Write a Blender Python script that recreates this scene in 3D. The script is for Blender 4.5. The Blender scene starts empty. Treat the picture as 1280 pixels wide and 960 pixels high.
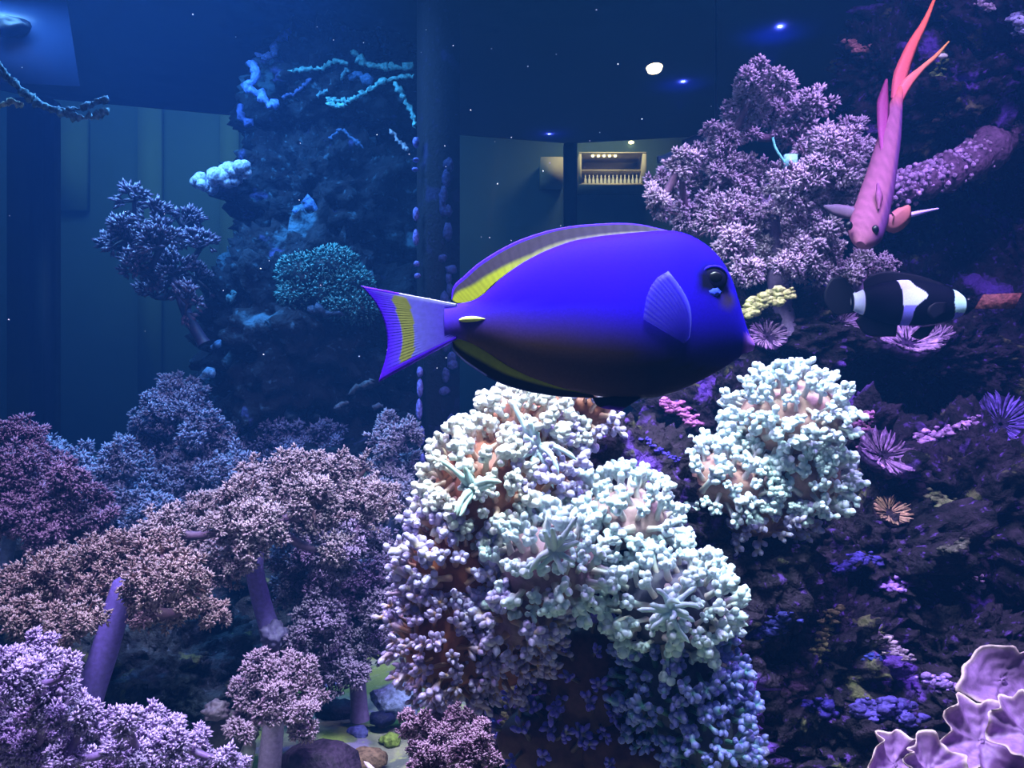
import bpy, bmesh, math, random
import numpy as np
from mathutils import Vector, Matrix, noise
from mathutils.bvhtree import BVHTree

random.seed(7)
rng = np.random.default_rng(7)
SC = bpy.context.scene
COL = SC.collection

# ------------------------------------------------------------------ camera, world, light, exposure
F = 1100.0                      # focal length in pixels of the 1280 x 960 frame
CZ = 0.32                       # camera height above the tank floor (metres)
SURF = 0.88                     # height of the water surface
cam_data = bpy.data.cameras.new('camera')
cam_data.sensor_width = 36.0
cam_data.lens = 36.0 * F / 1280.0
cam_data.clip_start = 0.01
cam = bpy.data.objects.new('camera', cam_data)
COL.objects.link(cam)
cam.location = (0, 0, CZ)
cam.rotation_euler = (math.radians(90), 0, 0)
SC.camera = cam

world = bpy.data.worlds.new('water_world')
SC.world = world
world.use_nodes = True
wn = world.node_tree
wn.nodes.clear()
wout = wn.nodes.new('ShaderNodeOutputWorld')
wbg = wn.nodes.new('ShaderNodeBackground')
wbg.inputs['Color'].default_value = (0.01, 0.03, 0.12, 1)
wbg.inputs['Strength'].default_value = 0.2
wsc = wn.nodes.new('ShaderNodeVolumeScatter')
wsc.inputs['Color'].default_value = (0.05, 0.26, 0.85, 1)
wsc.inputs['Density'].default_value = 0.105
wsc.inputs['Anisotropy'].default_value = 0.25
wn.links.new(wbg.outputs[0], wout.inputs['Surface'])
wn.links.new(wsc.outputs[0], wout.inputs['Volume'])

SC.view_settings.view_transform = 'Standard'
SC.view_settings.look = 'None'
SC.view_settings.gamma = 1.0
SC.view_settings.use_curve_mapping = False
SC.view_settings.exposure = 0.0
SC.cycles.use_denoising = True
SC.cycles.max_bounces = 6
SC.cycles.transparent_max_bounces = 12
SC.cycles.sample_clamp_indirect = 4.0


def area_lamp(name, loc, size, color, power, aim=None, spread=160):
    d = bpy.data.lights.new(name, 'AREA')
    d.shape = 'RECTANGLE'
    d.size, d.size_y = size
    d.color = color
    d.energy = power
    d.spread = math.radians(spread)
    o = bpy.data.objects.new(name, d)
    COL.objects.link(o)
    o.location = loc
    if aim is not None:
        v = Vector(aim) - Vector(loc)
        o.rotation_euler = v.to_track_quat('-Z', 'Y').to_euler()
    return o


# tank LED fixtures hang just under the water-line lid; the front fill is added; the last lights the room
area_lamp('reef_led_white', (0.05, 0.30, 0.84), (0.22, 0.12), (0.68, 0.86, 1.0), 3.9, (0.06, 0.48, 0.2), 90)
area_lamp('reef_led_violet', (0.32, 0.46, 0.85), (0.20, 0.20), (0.50, 0.38, 1.0), 3.8, (0.34, 0.76, 0.25), 110)
area_lamp('reef_led_blue', (-0.48, 1.10, 0.86), (0.62, 0.10), (0.14, 0.44, 1.0), 7.0, (-0.44, 1.26, 0.2), 140)
area_lamp('reef_led_lavender', (-0.26, 0.45, 0.84), (0.22, 0.22), (0.66, 0.58, 1.0), 4.0, (-0.24, 0.62, 0.1), 110)
area_lamp('gallery_lamp', (0.1, -1.4, 1.7), (1.2, 0.8), (0.35, 0.45, 1.0), 2.0, (0.0, 0.6, 0.3), 150)  # unseen fill light added behind the camera
area_lamp('bar_room_lamp', (-1.5, 3.5, 2.1), (1.5, 0.8), (0.24, 0.52, 0.78), 20.0, (-1.6, 4.3, 0.5), 160)

# ------------------------------------------------------------------ helpers


def P(px, py, y):
    """point at depth y seen at pixel (px, py)"""
    return Vector(((px - 640.0) / F * y, y, CZ - (py - 480.0) / F * y))


def S(c):
    """sRGB 0-255 -> linear"""
    return tuple(((v / 255.0) / 12.92 if v / 255.0 <= 0.04045 else ((v / 255.0 + 0.055) / 1.055) ** 2.4) for v in c)


def unit(a):
    a = np.asarray(a, float)
    return a / np.maximum(np.linalg.norm(a, axis=-1, keepdims=True), 1e-12)


class MB:
    """collects vertices, quads and triangles with one colour per vertex"""
    def __init__(self):
        self.v, self.c, self.q, self.t, self.n = [], [], [], [], 0

    def add(self, v, c, quads=None, tris=None):
        v = np.asarray(v, float).reshape(-1, 3)
        c = np.broadcast_to(np.asarray(c, float).reshape(-1, 3), (len(v), 3))
        if quads is not None and len(quads):
            self.q.append(np.asarray(quads, np.int64).reshape(-1, 4) + self.n)
        if tris is not None and len(tris):
            self.t.append(np.asarray(tris, np.int64).reshape(-1, 3) + self.n)
        self.v.append(v)
        self.c.append(c)
        self.n += len(v)

    def mesh(self, name, mat, smooth=True):
        me = bpy.data.meshes.new(name)
        v = np.concatenate(self.v)
        c = np.concatenate(self.c)
        q = np.concatenate(self.q) if self.q else np.zeros((0, 4), np.int64)
        t = np.concatenate(self.t) if self.t else np.zeros((0, 3), np.int64)
        me.vertices.add(len(v))
        me.vertices.foreach_set('co', v.astype(np.float32).ravel())
        me.loops.add(q.size + t.size)
        me.loops.foreach_set('vertex_index', np.concatenate([q.ravel(), t.ravel()]).astype(np.int32))
        me.polygons.add(len(q) + len(t))
        st = np.concatenate([np.arange(len(q)) * 4, q.size + np.arange(len(t)) * 3]).astype(np.int32)
        me.polygons.foreach_set('loop_start', st)
        me.update(calc_edges=True)
        me.validate()
        if smooth:
            me.polygons.foreach_set('use_smooth', np.ones(len(me.polygons), bool))
        at = me.attributes.new('Col', 'FLOAT_COLOR', 'POINT')
        at.data.foreach_set('color', np.concatenate([c, np.ones((len(c), 1))], 1).astype(np.float32).ravel())
        me.materials.append(mat)
        return me

    def build(self, name, mat, parent=None, smooth=True):
        o = bpy.data.objects.new(name, self.mesh(name, mat, smooth))
        COL.objects.link(o)
        if parent is not None:
            o.parent = parent
            o.matrix_parent_inverse = parent_world(parent).inverted()
        return o


def parent_world(o):
    m = Matrix.LocRotScale(o.location, o.rotation_euler, o.scale)
    if o.parent is not None:
        m = parent_world(o.parent) @ o.matrix_parent_inverse @ m
    return m


def tag(o, label=None, cat=None, group=None, kind=None):
    if label: o['label'] = label
    if cat: o['category'] = cat
    if group: o['group'] = group
    if kind: o['kind'] = kind
    return o


def thing(name, loc, label, cat, group=None):
    o = bpy.data.objects.new(name, None)
    o.empty_display_size = 0.02
    COL.objects.link(o)
    o.location = loc
    return tag(o, label, cat, group)


def tubes(mb, Pn, Rn, sides, Cn):
    """N tubes of K rings: Pn (N,K,3), Rn (N,K), Cn (N,K,3)"""
    Pn = np.asarray(Pn, float)
    Rn = np.asarray(Rn, float)
    if Pn.ndim == 2:
        Pn, Rn = Pn[None], Rn[None]
    N, K = Pn.shape[:2]
    Cn = np.broadcast_to(np.asarray(Cn, float), (N, K, 3))
    T = unit(np.gradient(Pn, axis=1))
    ref = unit(np.cross(T[:, K // 2], unit(rng.normal(size=(N, 3)))))
    n1 = unit(np.cross(T, ref[:, None, :]))
    n2 = np.cross(T, n1)
    a = np.arange(sides) * (2 * math.pi / sides)
    ring = (Pn[:, :, None, :] + Rn[:, :, None, None] *
            (np.cos(a)[None, None, :, None] * n1[:, :, None, :] + np.sin(a)[None, None, :, None] * n2[:, :, None, :]))
    V = ring.reshape(-1, 3)
    C = np.repeat(Cn.reshape(-1, 3), sides, axis=0)
    i = np.arange(N)[:, None, None] * K * sides
    k = np.arange(K - 1)[None, :, None] * sides
    s = np.arange(sides)[None, None, :]
    s2 = (s + 1) % sides
    quads = np.stack([i + k + s, i + k + s2, i + k + sides + s2, i + k + sides + s], -1).reshape(-1, 4)
    mb.add(V, C, quads=quads)


def curve(pts, n):
    """smooth resampling of a polyline (Catmull-Rom)"""
    p = np.asarray([tuple(q) for q in pts], float)
    p = np.vstack([2 * p[0] - p[1], p, 2 * p[-1] - p[-2]])
    t = np.linspace(0, len(p) - 3 - 1e-9, n)
    i = t.astype(int)
    f = (t - i)[:, None]
    a, b, c, d = p[i], p[i + 1], p[i + 2], p[i + 3]
    return 0.5 * (2 * b + (c - a) * f + (2 * a - 5 * b + 4 * c - d) * f ** 2 + (3 * b - 3 * c + d - a) * f ** 3)


_ICO = {}


def ico(sub):
    if sub not in _ICO:
        bm = bmesh.new()
        bmesh.ops.create_icosphere(bm, subdivisions=sub, radius=1.0)
        _ICO[sub] = (np.array([v.co[:] for v in bm.verts]), np.array([[v.index for v in f.verts] for f in bm.faces]))
        bm.free()
    return _ICO[sub]


def blob(mb, center, radii, color, sub=3, amp=0.25, freq=2.0, seed=0.0, pits=0.0, squash=None):
    """displaced ellipsoid"""
    v, f = ico(sub)
    s = Vector((seed * 7.13, seed * 3.7, seed * 1.9))
    d = np.empty(len(v))
    for i, q in enumerate(v):
        p = Vector(q)
        r = 1.0 + amp * noise.fractal(p * freq + s, 0.9, 2.1, 4)
        if pits:
            w = noise.voronoi(p * freq * 1.6 + s)[0]
            w2 = noise.voronoi(p * freq * 4.5 - s)[0]
            r += pits * (w[1] - w[0] - 0.25) + pits * 0.30 * (w2[1] - w2[0] - .25) + pits * 0.42 * noise.fractal(p * freq * 6 + s, .45, 2.1, 5)
        d[i] = r
    w = v * d[:, None]
    mb.add(w * np.asarray(radii) + np.asarray(center), color, tris=f)


def box(mb, lo, hi, color=(0.5, 0.5, 0.5), rot=0.0, about=None):
    lo, hi = np.asarray(lo, float), np.asarray(hi, float)
    v = np.array([[x, y, z] for x in (lo[0], hi[0]) for y in (lo[1], hi[1]) for z in (lo[2], hi[2])])
    if rot:
        c = (lo + hi) / 2 if about is None else np.asarray(about, float)
        ca, sa = math.cos(rot), math.sin(rot)
        d = v - c
        v = np.stack([d[:, 0] * ca - d[:, 1] * sa, d[:, 0] * sa + d[:, 1] * ca, d[:, 2]], 1) + c
    mb.add(v, color, quads=[[0, 1, 3, 2], [4, 6, 7, 5], [0, 4, 5, 1], [2, 3, 7, 6], [0, 2, 6, 4], [1, 5, 7, 3]])


# ------------------------------------------------------------------ materials


def nodes_of(m):
    m.use_nodes = True
    nt = m.node_tree
    return nt, nt.nodes['Principled BSDF']


def attr_mat(name, rough=0.5, var=0.25, scale=400.0, bump=0.2, bdist=0.001, spec=0.4, sss=0.0, alpha=1.0):
    """colour from the mesh's own 'Col' attribute, broken up with noise"""
    m = bpy.data.materials.new(name)
    nt, b = nodes_of(m)
    at = nt.nodes.new('ShaderNodeAttribute'); at.attribute_name = 'Col'
    tc = nt.nodes.new('ShaderNodeTexCoord')
    nz = nt.nodes.new('ShaderNodeTexNoise'); nz.inputs['Scale'].default_value = scale; nz.inputs['Detail'].default_value = 3
    nt.links.new(tc.outputs['Object'], nz.inputs['Vector'])
    mr = nt.nodes.new('ShaderNodeMapRange')
    mr.inputs['From Min'].default_value = 0.3; mr.inputs['From Max'].default_value = 0.7
    mr.inputs['To Min'].default_value = 1 - var; mr.inputs['To Max'].default_value = 1 + var
    nt.links.new(nz.outputs['Fac'], mr.inputs['Value'])
    mx = nt.nodes.new('ShaderNodeVectorMath'); mx.operation = 'SCALE'
    nt.links.new(at.outputs['Color'], mx.inputs[0]); nt.links.new(mr.outputs[0], mx.inputs['Scale'])
    nt.links.new(mx.outputs[0], b.inputs['Base Color'])
    b.inputs['Roughness'].default_value = rough
    b.inputs['Specular IOR Level'].default_value = spec
    b.inputs['Alpha'].default_value = alpha
    if bump:
        bp = nt.nodes.new('ShaderNodeBump'); bp.inputs['Strength'].default_value = bump; bp.inputs['Distance'].default_value = bdist
        nt.links.new(nz.outputs['Fac'], bp.inputs['Height']); nt.links.new(bp.outputs[0], b.inputs['Normal'])
    return m


def rock_mat(name, dark, mid, patch, patch2, scale=14.0, cover=0.56, cover2=0.66, bump=0.8):
    m = bpy.data.materials.new(name)
    nt, b = nodes_of(m)
    N, L = nt.nodes.new, nt.links.new
    tc = N('ShaderNodeTexCoord')

    def nz(s, d=6, off=0.0):
        mp = N('ShaderNodeMapping'); mp.inputs['Location'].default_value = (off, off * 0.7, off * 1.3)
        L(tc.outputs['Object'], mp.inputs['Vector'])
        n = N('ShaderNodeTexNoise'); n.inputs['Scale'].default_value = s; n.inputs['Detail'].default_value = d
        L(mp.outputs[0], n.inputs['Vector'])
        return n

    def step(n, lo, hi):
        r = N('ShaderNodeMapRange'); r.inputs['From Min'].default_value = lo; r.inputs['From Max'].default_value = hi
        L(n.outputs['Fac'], r.inputs['Value'])
        return r

    def mix(fac, a, c):
        x = N('ShaderNodeMix'); x.data_type = 'RGBA'
        L(fac.outputs[0], x.inputs[0])
        for sock, val in ((6, a), (7, c)):
            if isinstance(val, tuple): x.inputs[sock].default_value = (*val, 1)
            else: L(val.outputs[2], x.inputs[sock])
        return x
    n1, n2, n3 = nz(scale * 3), nz(scale, 5, 3.1), nz(scale * 1.6, 4, 9.7)
    base = mix(step(n1, 0.38, 0.66), dark, mid)
    c1 = mix(step(n2, cover, cover + 0.06), base, patch)
    c1 = mix(step(n3, cover2, cover2 + 0.05), c1, patch2)
    fine = nz(scale * 7, 5, 5.5)
    c2 = mix(step(fine, 0.60, 0.70), c1, tuple(min(1, 0.5 * a + 0.7 * b_) for a, b_ in zip(mid, patch)))
    L(c2.outputs[2], b.inputs['Base Color'])
    b.inputs['Roughness'].default_value = 0.85
    b.inputs['Specular IOR Level'].default_value = 0.2
    nb = nz(scale * 9, 6, 1.3)
    bp = N('ShaderNodeBump'); bp.inputs['Strength'].default_value = bump; bp.inputs['Distance'].default_value = 0.012
    L(nb.outputs['Fac'], bp.inputs['Height']); L(bp.outputs[0], b.inputs['Normal'])
    return m


def plain(name, color, rough=0.5, spec=0.4, emit=None, strength=0.0, metal=0.0, var=0.15, scale=30.0):
    m = bpy.data.materials.new(name)
    nt, b = nodes_of(m)
    tc = nt.nodes.new('ShaderNodeTexCoord')
    nz = nt.nodes.new('ShaderNodeTexNoise'); nz.inputs['Scale'].default_value = scale; nz.inputs['Detail'].default_value = 4
    nt.links.new(tc.outputs['Object'], nz.inputs['Vector'])
    x = nt.nodes.new('ShaderNodeMix'); x.data_type = 'RGBA'
    nt.links.new(nz.outputs['Fac'], x.inputs[0])
    x.inputs[6].default_value = (*[c * (1 - var) for c in color], 1)
    x.inputs[7].default_value = (*[min(1, c * (1 + var)) for c in color], 1)
    nt.links.new(x.outputs[2], b.inputs['Base Color'])
    b.inputs['Roughness'].default_value = rough
    b.inputs['Specular IOR Level'].default_value = spec
    b.inputs['Metallic'].default_value = metal
    if emit:
        b.inputs['Emission Color'].default_value = (*emit, 1)
        b.inputs['Emission Strength'].default_value = strength
    return m


def glass_mat(name, tint, gloss=0.06):
    m = bpy.data.materials.new(name)
    m.use_nodes = True
    nt = m.node_tree
    nt.nodes.clear()
    o = nt.nodes.new('ShaderNodeOutputMaterial')
    t = nt.nodes.new('ShaderNodeBsdfTransparent'); t.inputs[0].default_value = (*tint, 1)
    g = nt.nodes.new('ShaderNodeBsdfGlossy'); g.inputs['Roughness'].default_value = 0.05
    x = nt.nodes.new('ShaderNodeMixShader'); x.inputs[0].default_value = gloss
    nt.links.new(t.outputs[0], x.inputs[1]); nt.links.new(g.outputs[0], x.inputs[2]); nt.links.new(x.outputs[0], o.inputs[0])
    return m


M = {
    'rock_far': rock_mat('dark_teal_live_rock', S((8, 12, 24)), S((22, 36, 50)), S((60, 100, 125)), S((54, 64, 120)), 12, 0.62, 0.66),
    'rock_right': rock_mat('dark_purple_live_rock', S((12, 8, 18)), S((50, 38, 56)), S((104, 64, 170)), S((104, 102, 70)), 18, 0.60, 0.63),
    'rock_left': rock_mat('blue_green_live_rock', S((24, 30, 40)), S((60, 74, 84)), S((84, 96, 120)), S((90, 104, 70)), 18, 0.58, 0.62),
    'sand': rock_mat('algae_dusted_sand', S((86, 92, 92)), S((140, 140, 120)), S((120, 134, 70)), S((120, 110, 150)), 14, 0.54, 0.62, 0.3),
    'coral': attr_mat('soft_coral_tissue', 0.55, 0.22, 300, 0.15),
    'polyp': attr_mat('soft_coral_polyps', 0.38, 0.15, 200, 0.0, spec=0.6),
    'tentacle': attr_mat('fleshy_tentacle', 0.35, 0.10, 300, 0.1, spec=0.5),
    'crust': attr_mat('encrusting_growth', 0.7, 0.55, 220, 0.8, 0.003, spec=.2),
    'fish': attr_mat('fish_skin', 0.7, 0.08, 900, 0.08, 0.0004, spec=0.05),
    'fin': attr_mat('fish_fin', 0.6, 0.08, 500, 0.0, spec=0.15),
    'clear_fin': attr_mat('clear_fish_fin', 0.5, 0.1, 500, 0.0, spec=0.2, alpha=0.35),
    'post': rock_mat('black_frame_with_algae', S((4, 5, 14)), S((7, 8, 22)), S((26, 26, 64)), S((60, 60, 116)), 26, 0.60, 0.70, 0.3),
    'frame': plain('black_frame', S((7, 9, 26)), 0.5),
    'pane': glass_mat('aquarium_glass', (0.86, 0.95, 0.96)),
    'eye': plain('eye_gloss', S((6, 6, 22)), 0.35, 0.3),
}

# ------------------------------------------------------------------ the setting: tank shell and the room behind it


def grid_floor(name, x0, x1, y0, y1, nx, ny, h, mat):
    mb = MB()
    xs, ys = np.meshgrid(np.linspace(x0, x1, nx), np.linspace(y0, y1, ny))
    z = np.array([h(x, y) for x, y in zip(xs.ravel(), ys.ravel())])
    i = (np.arange(ny - 1)[:, None] * nx + np.arange(nx - 1)[None, :]).ravel()
    mb.add(np.stack([xs.ravel(), ys.ravel(), z], 1), (0.4, 0.4, 0.35), quads=np.stack([i, i + 1, i + nx + 1, i + nx], 1))
    return mb.build(name, mat)


tag(grid_floor('floor', -1.6, 1.4, 0.1, 2.1, 150, 100,
               lambda x, y: 0.025 * noise.fractal(Vector((x * 4, y * 4, 0)), 1.0, 2.0, 4), M['sand']), kind='structure',
    label='pale sand bed dusted with green algae', )

# underside of the water surface / lid
m = bpy.data.materials.new('water_underside')
nt, b = nodes_of(m)
b.inputs['Base Color'].default_value = (*S((9, 22, 62)), 1)
b.inputs['Roughness'].default_value = 0.16
b.inputs['Specular IOR Level'].default_value = 0.9
tc = nt.nodes.new('ShaderNodeTexCoord'); nz = nt.nodes.new('ShaderNodeTexNoise'); nz.inputs['Scale'].default_value = 9
nt.links.new(tc.outputs['Object'], nz.inputs['Vector'])
bp = nt.nodes.new('ShaderNodeBump'); bp.inputs['Strength'].default_value = 0.12; bp.inputs['Distance'].default_value = 0.02
nt.links.new(nz.outputs['Fac'], bp.inputs['Height']); nt.links.new(bp.outputs[0], b.inputs['Normal'])
M['surface'] = m
corners = [(-1.5, 1.15), (-0.935, 1.72), (-0.30, 1.93), (0.133, 2.05), (0.62, 1.95), (1.25, 1.55)]
mb = MB()
ring = [(-1.6, 0.05)] + corners + [(1.3, 0.05)]
v = np.array([(x, y, SURF) for x, y in ring] + [(x, y, SURF + 0.02) for x, y in ring] + [(-0.1, 1.0, SURF), (-0.1, 1.0, SURF + 0.02)])
n = len(ring)
tr = [[k, (k + 1) % n, 2 * n] for k in range(n)] + [[n + k, n + (k + 1) % n, 2 * n + 1] for k in range(n)]
mb.add(v, (0.1, 0.1, 0.3), tris=tr, quads=[[k, (k + 1) % n, n + (k + 1) % n, n + k] for k in range(n)])
tag(mb.build('ceiling', M['surface'], smooth=False), kind='structure', label='dark rippled underside of the water surface')

for k in range(len(corners) - 1):
    a, c = np.array(corners[k]), np.array(corners[k + 1])
    d = unit(c - a); nn = np.array([-d[1], d[0]]) * 0.006
    q = [a + nn, a - nn, c - nn, c + nn]
    mb = MB()
    vv = np.array([(x, y, z) for z in (0.0, SURF) for x, y in q])
    mb.add(vv, (1, 1, 1), quads=[[0, 1, 2, 3], [4, 5, 6, 7], [0, 1, 5, 4], [1, 2, 6, 5], [2, 3, 7, 6], [3, 0, 4, 7]])
    tag(mb.build('window_%d' % (k + 1), M['pane'], smooth=False), kind='structure')
for k, (cx, cy, w, r) in enumerate([(-0.945, 1.74, 0.085, 0.6), (0.136, 2.06, 0.03, 0.0), (0.64, 1.965, 0.03, 0.4)]):
    mb = MB(); box(mb, (cx - w / 2, cy - 0.02, 0), (cx + w / 2, cy + 0.02, SURF), rot=0.0)
    tag(mb.build('trim_%d' % (k + 1), M['frame'], smooth=False), kind='structure')

# room beyond the tank
M['room'] = plain('dim_room_wall', S((70, 96, 104)), 0.9, var=0.3, scale=3)
M['room_panel'] = plain('olive_room_panel', S((84, 106, 96)), 0.9, var=0.2, scale=4)
for nm, lo, hi in (('wall_back', (-4.5, 4.6, -1.0), (4.5, 4.7, 2.6)), ('wall_left', (-4.6, 2.2, -1.0), (-4.5, 4.6, 2.6)), ('wall_right', (4.5, 2.2, -1.0), (4.6, 4.6, 2.6))):
    mb = MB(); box(mb, lo, hi); tag(mb.build(nm, M['room'], smooth=False), kind='structure')
for k, (x0, x1, y0, y1) in enumerate([(172, 204, 135, 560), (275, 300, 60, 560), (60, 112, 150, 262)]):
    a, c = P(x0, y1, 4.55), P(x1, y0, 4.59)
    mb = MB(); box(mb, (a.x, 4.55, max(a.z, -1)), (c.x, 4.595, c.z)); tag(mb.build('trim_%d' % (k + 4), M['room_panel'], smooth=False), kind='structure')

# corner post in the water with algae
post = thing('corner_post', (P(546, 480, 1.15).x, 1.17, 0), 'dark square corner post of the tank spotted with pale algae', 'post')
mb = MB()
c = P(546, 480, 1.15)
box(mb, (c.x - 0.022, 1.15, 0), (c.x + 0.022, 1.192, SURF), rot=math.radians(28))
mb.build('post_body', M['post'], post, smooth=False)
for (px, py, h) in [(517, 178, 7), (517, 200, 3), (516, 212, 3), (517, 268, 9), (517, 297, 11), (518, 330, 4), (519, 345, 4), (522, 485, 12), (521, 512, 14), (524, 545, 13), (525, 575, 10), (522, 465, 7)]:
    mb = MB()
    blob(mb, P(px + 3, py, 1.155), (0.0045, 0.006, h / F * 1.15), S((112, 112, 196)), 2, 0.12, 2, py)
    mb.build('algae_spot', M['crust'], post)
for k in range(26):
    py = random.uniform(190, 600)
    mb = MB()
    blob(mb, P(random.uniform(551, 566), py, 1.150), (random.uniform(.004, .008), 0.003, random.uniform(.005, .014)), S((46, 50, 100)), 2, 0.3, 2, k)
    mb.build('algae_spot', M['crust'], post)

# ------------------------------------------------------------------ rocks


ROCK_TREES = []


def rock(name, label, lobes, mat, sub=6, amp=0.32, freq=1.7, pits=0.26, seed=1.0, group=None):
    """lobes: (px, py, depth, rx_px, ry_px, ry_m)"""
    mb = MB()
    for k, (px, py, y, rx, ry, rd) in enumerate(lobes):
        c = P(px, py, y)
        blob(mb, c, (rx / F * y, rd, ry / F * y), (0.1, 0.1, 0.1), sub, amp, freq, seed + k * 1.37, pits)
    o = mb.build(name, mat)
    ROCK_TREES.append(BVHTree.FromPolygons([tuple(q) for q in np.concatenate(mb.v)], [tuple(int(a) for a in q) for q in np.concatenate(mb.t)]))
    return tag(o, label, 'rock', group)


def on_rock(px, py, y, lift=0.0):
    '''depth where the sight line through (px, py) meets a rock, else y'''
    d = (P(px, py, 1.0) - Vector((0, 0, CZ))).normalized()
    best = None
    for t in ROCK_TREES:
        hit = t.ray_cast(Vector((0, 0, CZ)), d)
        if hit[0] is not None and (best is None or hit[0].y < best):
            best = hit[0].y
    return (best if best is not None else y) - lift


rock_column = rock('rock_pinnacle', 'tall dark rock column with pale ridges behind the bare tank corner',
     [(420, 130, 1.45, 105, 95, .14), (415, 270, 1.45, 120, 120, .16), (400, 430, 1.42, 140, 140, .20), (380, 600, 1.4, 170, 140, .2), (470, 60, 1.5, 80, 60, .1)], M['rock_far'], seed=2.0)
rock('reef_rock', 'blue green rock under the brown tree corals',
     [(215, 850, 0.86, 120, 90, .10), (100, 960, 0.8, 190, 70, .12)], M['rock_left'], seed=5)
rock('reef_rock', 'low hazy rock bank carrying the bluish tree corals',
     [(180, 720, 1.25, 260, 130, .16), (420, 720, 1.15, 160, 110, .12), (-40, 740, 1.1, 160, 130, .15)], M['rock_left'], seed=8)
rock('reef_rock', 'dark rock core standing between the frogspawn corals',
     [(780, 640, 0.60, 110, 120, .05), (790, 800, 0.60, 150, 130, .06), (760, 940, 0.6, 190, 110, .06), (900, 700, 0.64, 110, 120, .06)], M['rock_right'], seed=11)
rock('reef_rock', 'dark purple rock slope below the ribbed disc corals',
     [(1075, 700, 0.76, 120, 90, .08), (1200, 640, 0.82, 130, 110, .1), (1010, 830, 0.68, 110, 110, .07), (1180, 830, 0.72, 130, 90, .08), (1090, 930, 0.66, 150, 90, .07), (1250, 930, 0.64, 120, 90, .07), (1050, 590, 0.8, 100, 90, .08)], M['rock_right'], seed=14, amp=.45, pits=.34)
rock('reef_rock', 'dark rock ledge under the mauve tree coral',
     [(960, 420, 0.86, 110, 62, .07), (1060, 425, 0.88, 110, 65, .07), (900, 520, 0.84, 100, 80, .07), (1150, 450, .9, 90, 60, .07)], M['rock_right'], seed=17, amp=.4, pits=.3)
rock('reef_rock', 'black shaded rock face behind the striped clownfish',
     [(1190, 420, 1.12, 160, 150, .12), (1270, 560, 0.96, 120, 130, .12), (1300, 330, 1.05, 90, 130, .1)], M['rock_right'], seed=20)
rock('reef_rock', 'craggy overhanging rock above the encrusted arm',
     [(1200, 130, 0.94, 105, 75, .08), (1105, 85, 0.96, 55, 60, .06), (1290, 60, 0.88, 90, 90, .08), (1180, 30, .95, 80, 50, .06)], M['rock_right'], seed=23, amp=.5, pits=.4)


def ridge(name, pts, y, r_px, col, parent, lump=0.35, off=0.0, sides=7, n=None):
    """lumpy encrusting ridge along a pixel polyline at depth y"""
    p3 = [P(a, b_, y + off) for a, b_ in pts]
    L = sum((p3[i + 1] - p3[i]).length for i in range(len(p3) - 1))
    n = n or max(8, int(L / (r_px / F * y) * 1.3))
    c = curve(p3, n)
    r = r_px / F * y
    c = c + rng.normal(size=c.shape) * r * 0.35
    R = r * (1 + lump * rng.normal(size=n)).clip(0.4, 1.8)
    R[0] = R[-1] = r * 0.15
    mb = MB()
    cc = np.asarray(col)[None, None] * (1 + 0.18 * rng.normal(size=(1, n, 1))).clip(0.5, 1.5)
    tubes(mb, c, R, sides, cc)
    return mb.build(name, M['crust'], parent)


def cr(x, y):
    return (230 + x / 3.84, 30 + y / 3.84)


TEAL, BLUEG, PALE = S((96, 170, 180)), S((92, 130, 210)), S((150, 160, 180))
for pts, w, c, y in [
    ([(480, 245), (560, 215), (650, 215), (720, 180), (790, 185)], 3.0, TEAL, 1.30),
    ([(800, 130), (850, 170), (920, 200), (1000, 210), (1110, 200)], 4.0, TEAL, 1.31),
    ([(680, 355), (760, 370), (830, 355), (890, 310), (990, 265), (1110, 250)], 3.0, TEAL, 1.28),
    ([(680, 380), (730, 392), (780, 392)], 2.6, TEAL, 1.28),
    ([(630, 350), (700, 310), (750, 260), (790, 215)], 2.6, S((80, 140, 160)), 1.29),
    ([(330, 170), (350, 230), (310, 300), (370, 340), (410, 385), (455, 380)], 5.0, BLUEG, 1.30),
    ([(340, 150), (400, 170), (440, 130), (480, 60), (530, 70)], 6.0, S((100, 125, 190)), 1.33),
    ([(480, 110), (540, 110), (600, 150), (660, 170)], 4.0, S((84, 130, 180)), 1.33),
    ([(1010, 280), (1060, 360), (1100, 440), (1110, 500)], 2.8, TEAL, 1.27),
    ([(580, 40), (680, 30), (800, 5), (900, -10)], 2.4, S((70, 110, 170)), 1.40),
    ([(930, 10), (950, 90), (970, 160)], 3.0, S((60, 110, 150)), 1.38),
    ([(470, 350), (540, 330), (610, 260)], 2.4, S((60, 84, 140)), 1.29),
    ([(990, 510), (1040, 570), (1080, 610)], 2.4, PALE, 1.27),
    ([(700, 560), (760, 510), (860, 600)], 2.4, S((50, 80, 120)), 1.27),
    ([(800, 270), (850, 250), (900, 290)], 5.0, S((60, 100, 150)), 1.30),
    ([(270, 380), (280, 450), (330, 480)], 4.0, S((50, 70, 130)), 1.31),
    ([(520, 910), (570, 890), (600, 840), (650, 900)], 5.5, S((70, 110, 170)), 1.27),
]:
    ridge('encrusting_ridge', [cr(*q) for q in pts], y, w, c, rock_column)


def cr2(x, y):
    return (230 + x / 3.2, 260 + y / 3.2)


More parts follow.
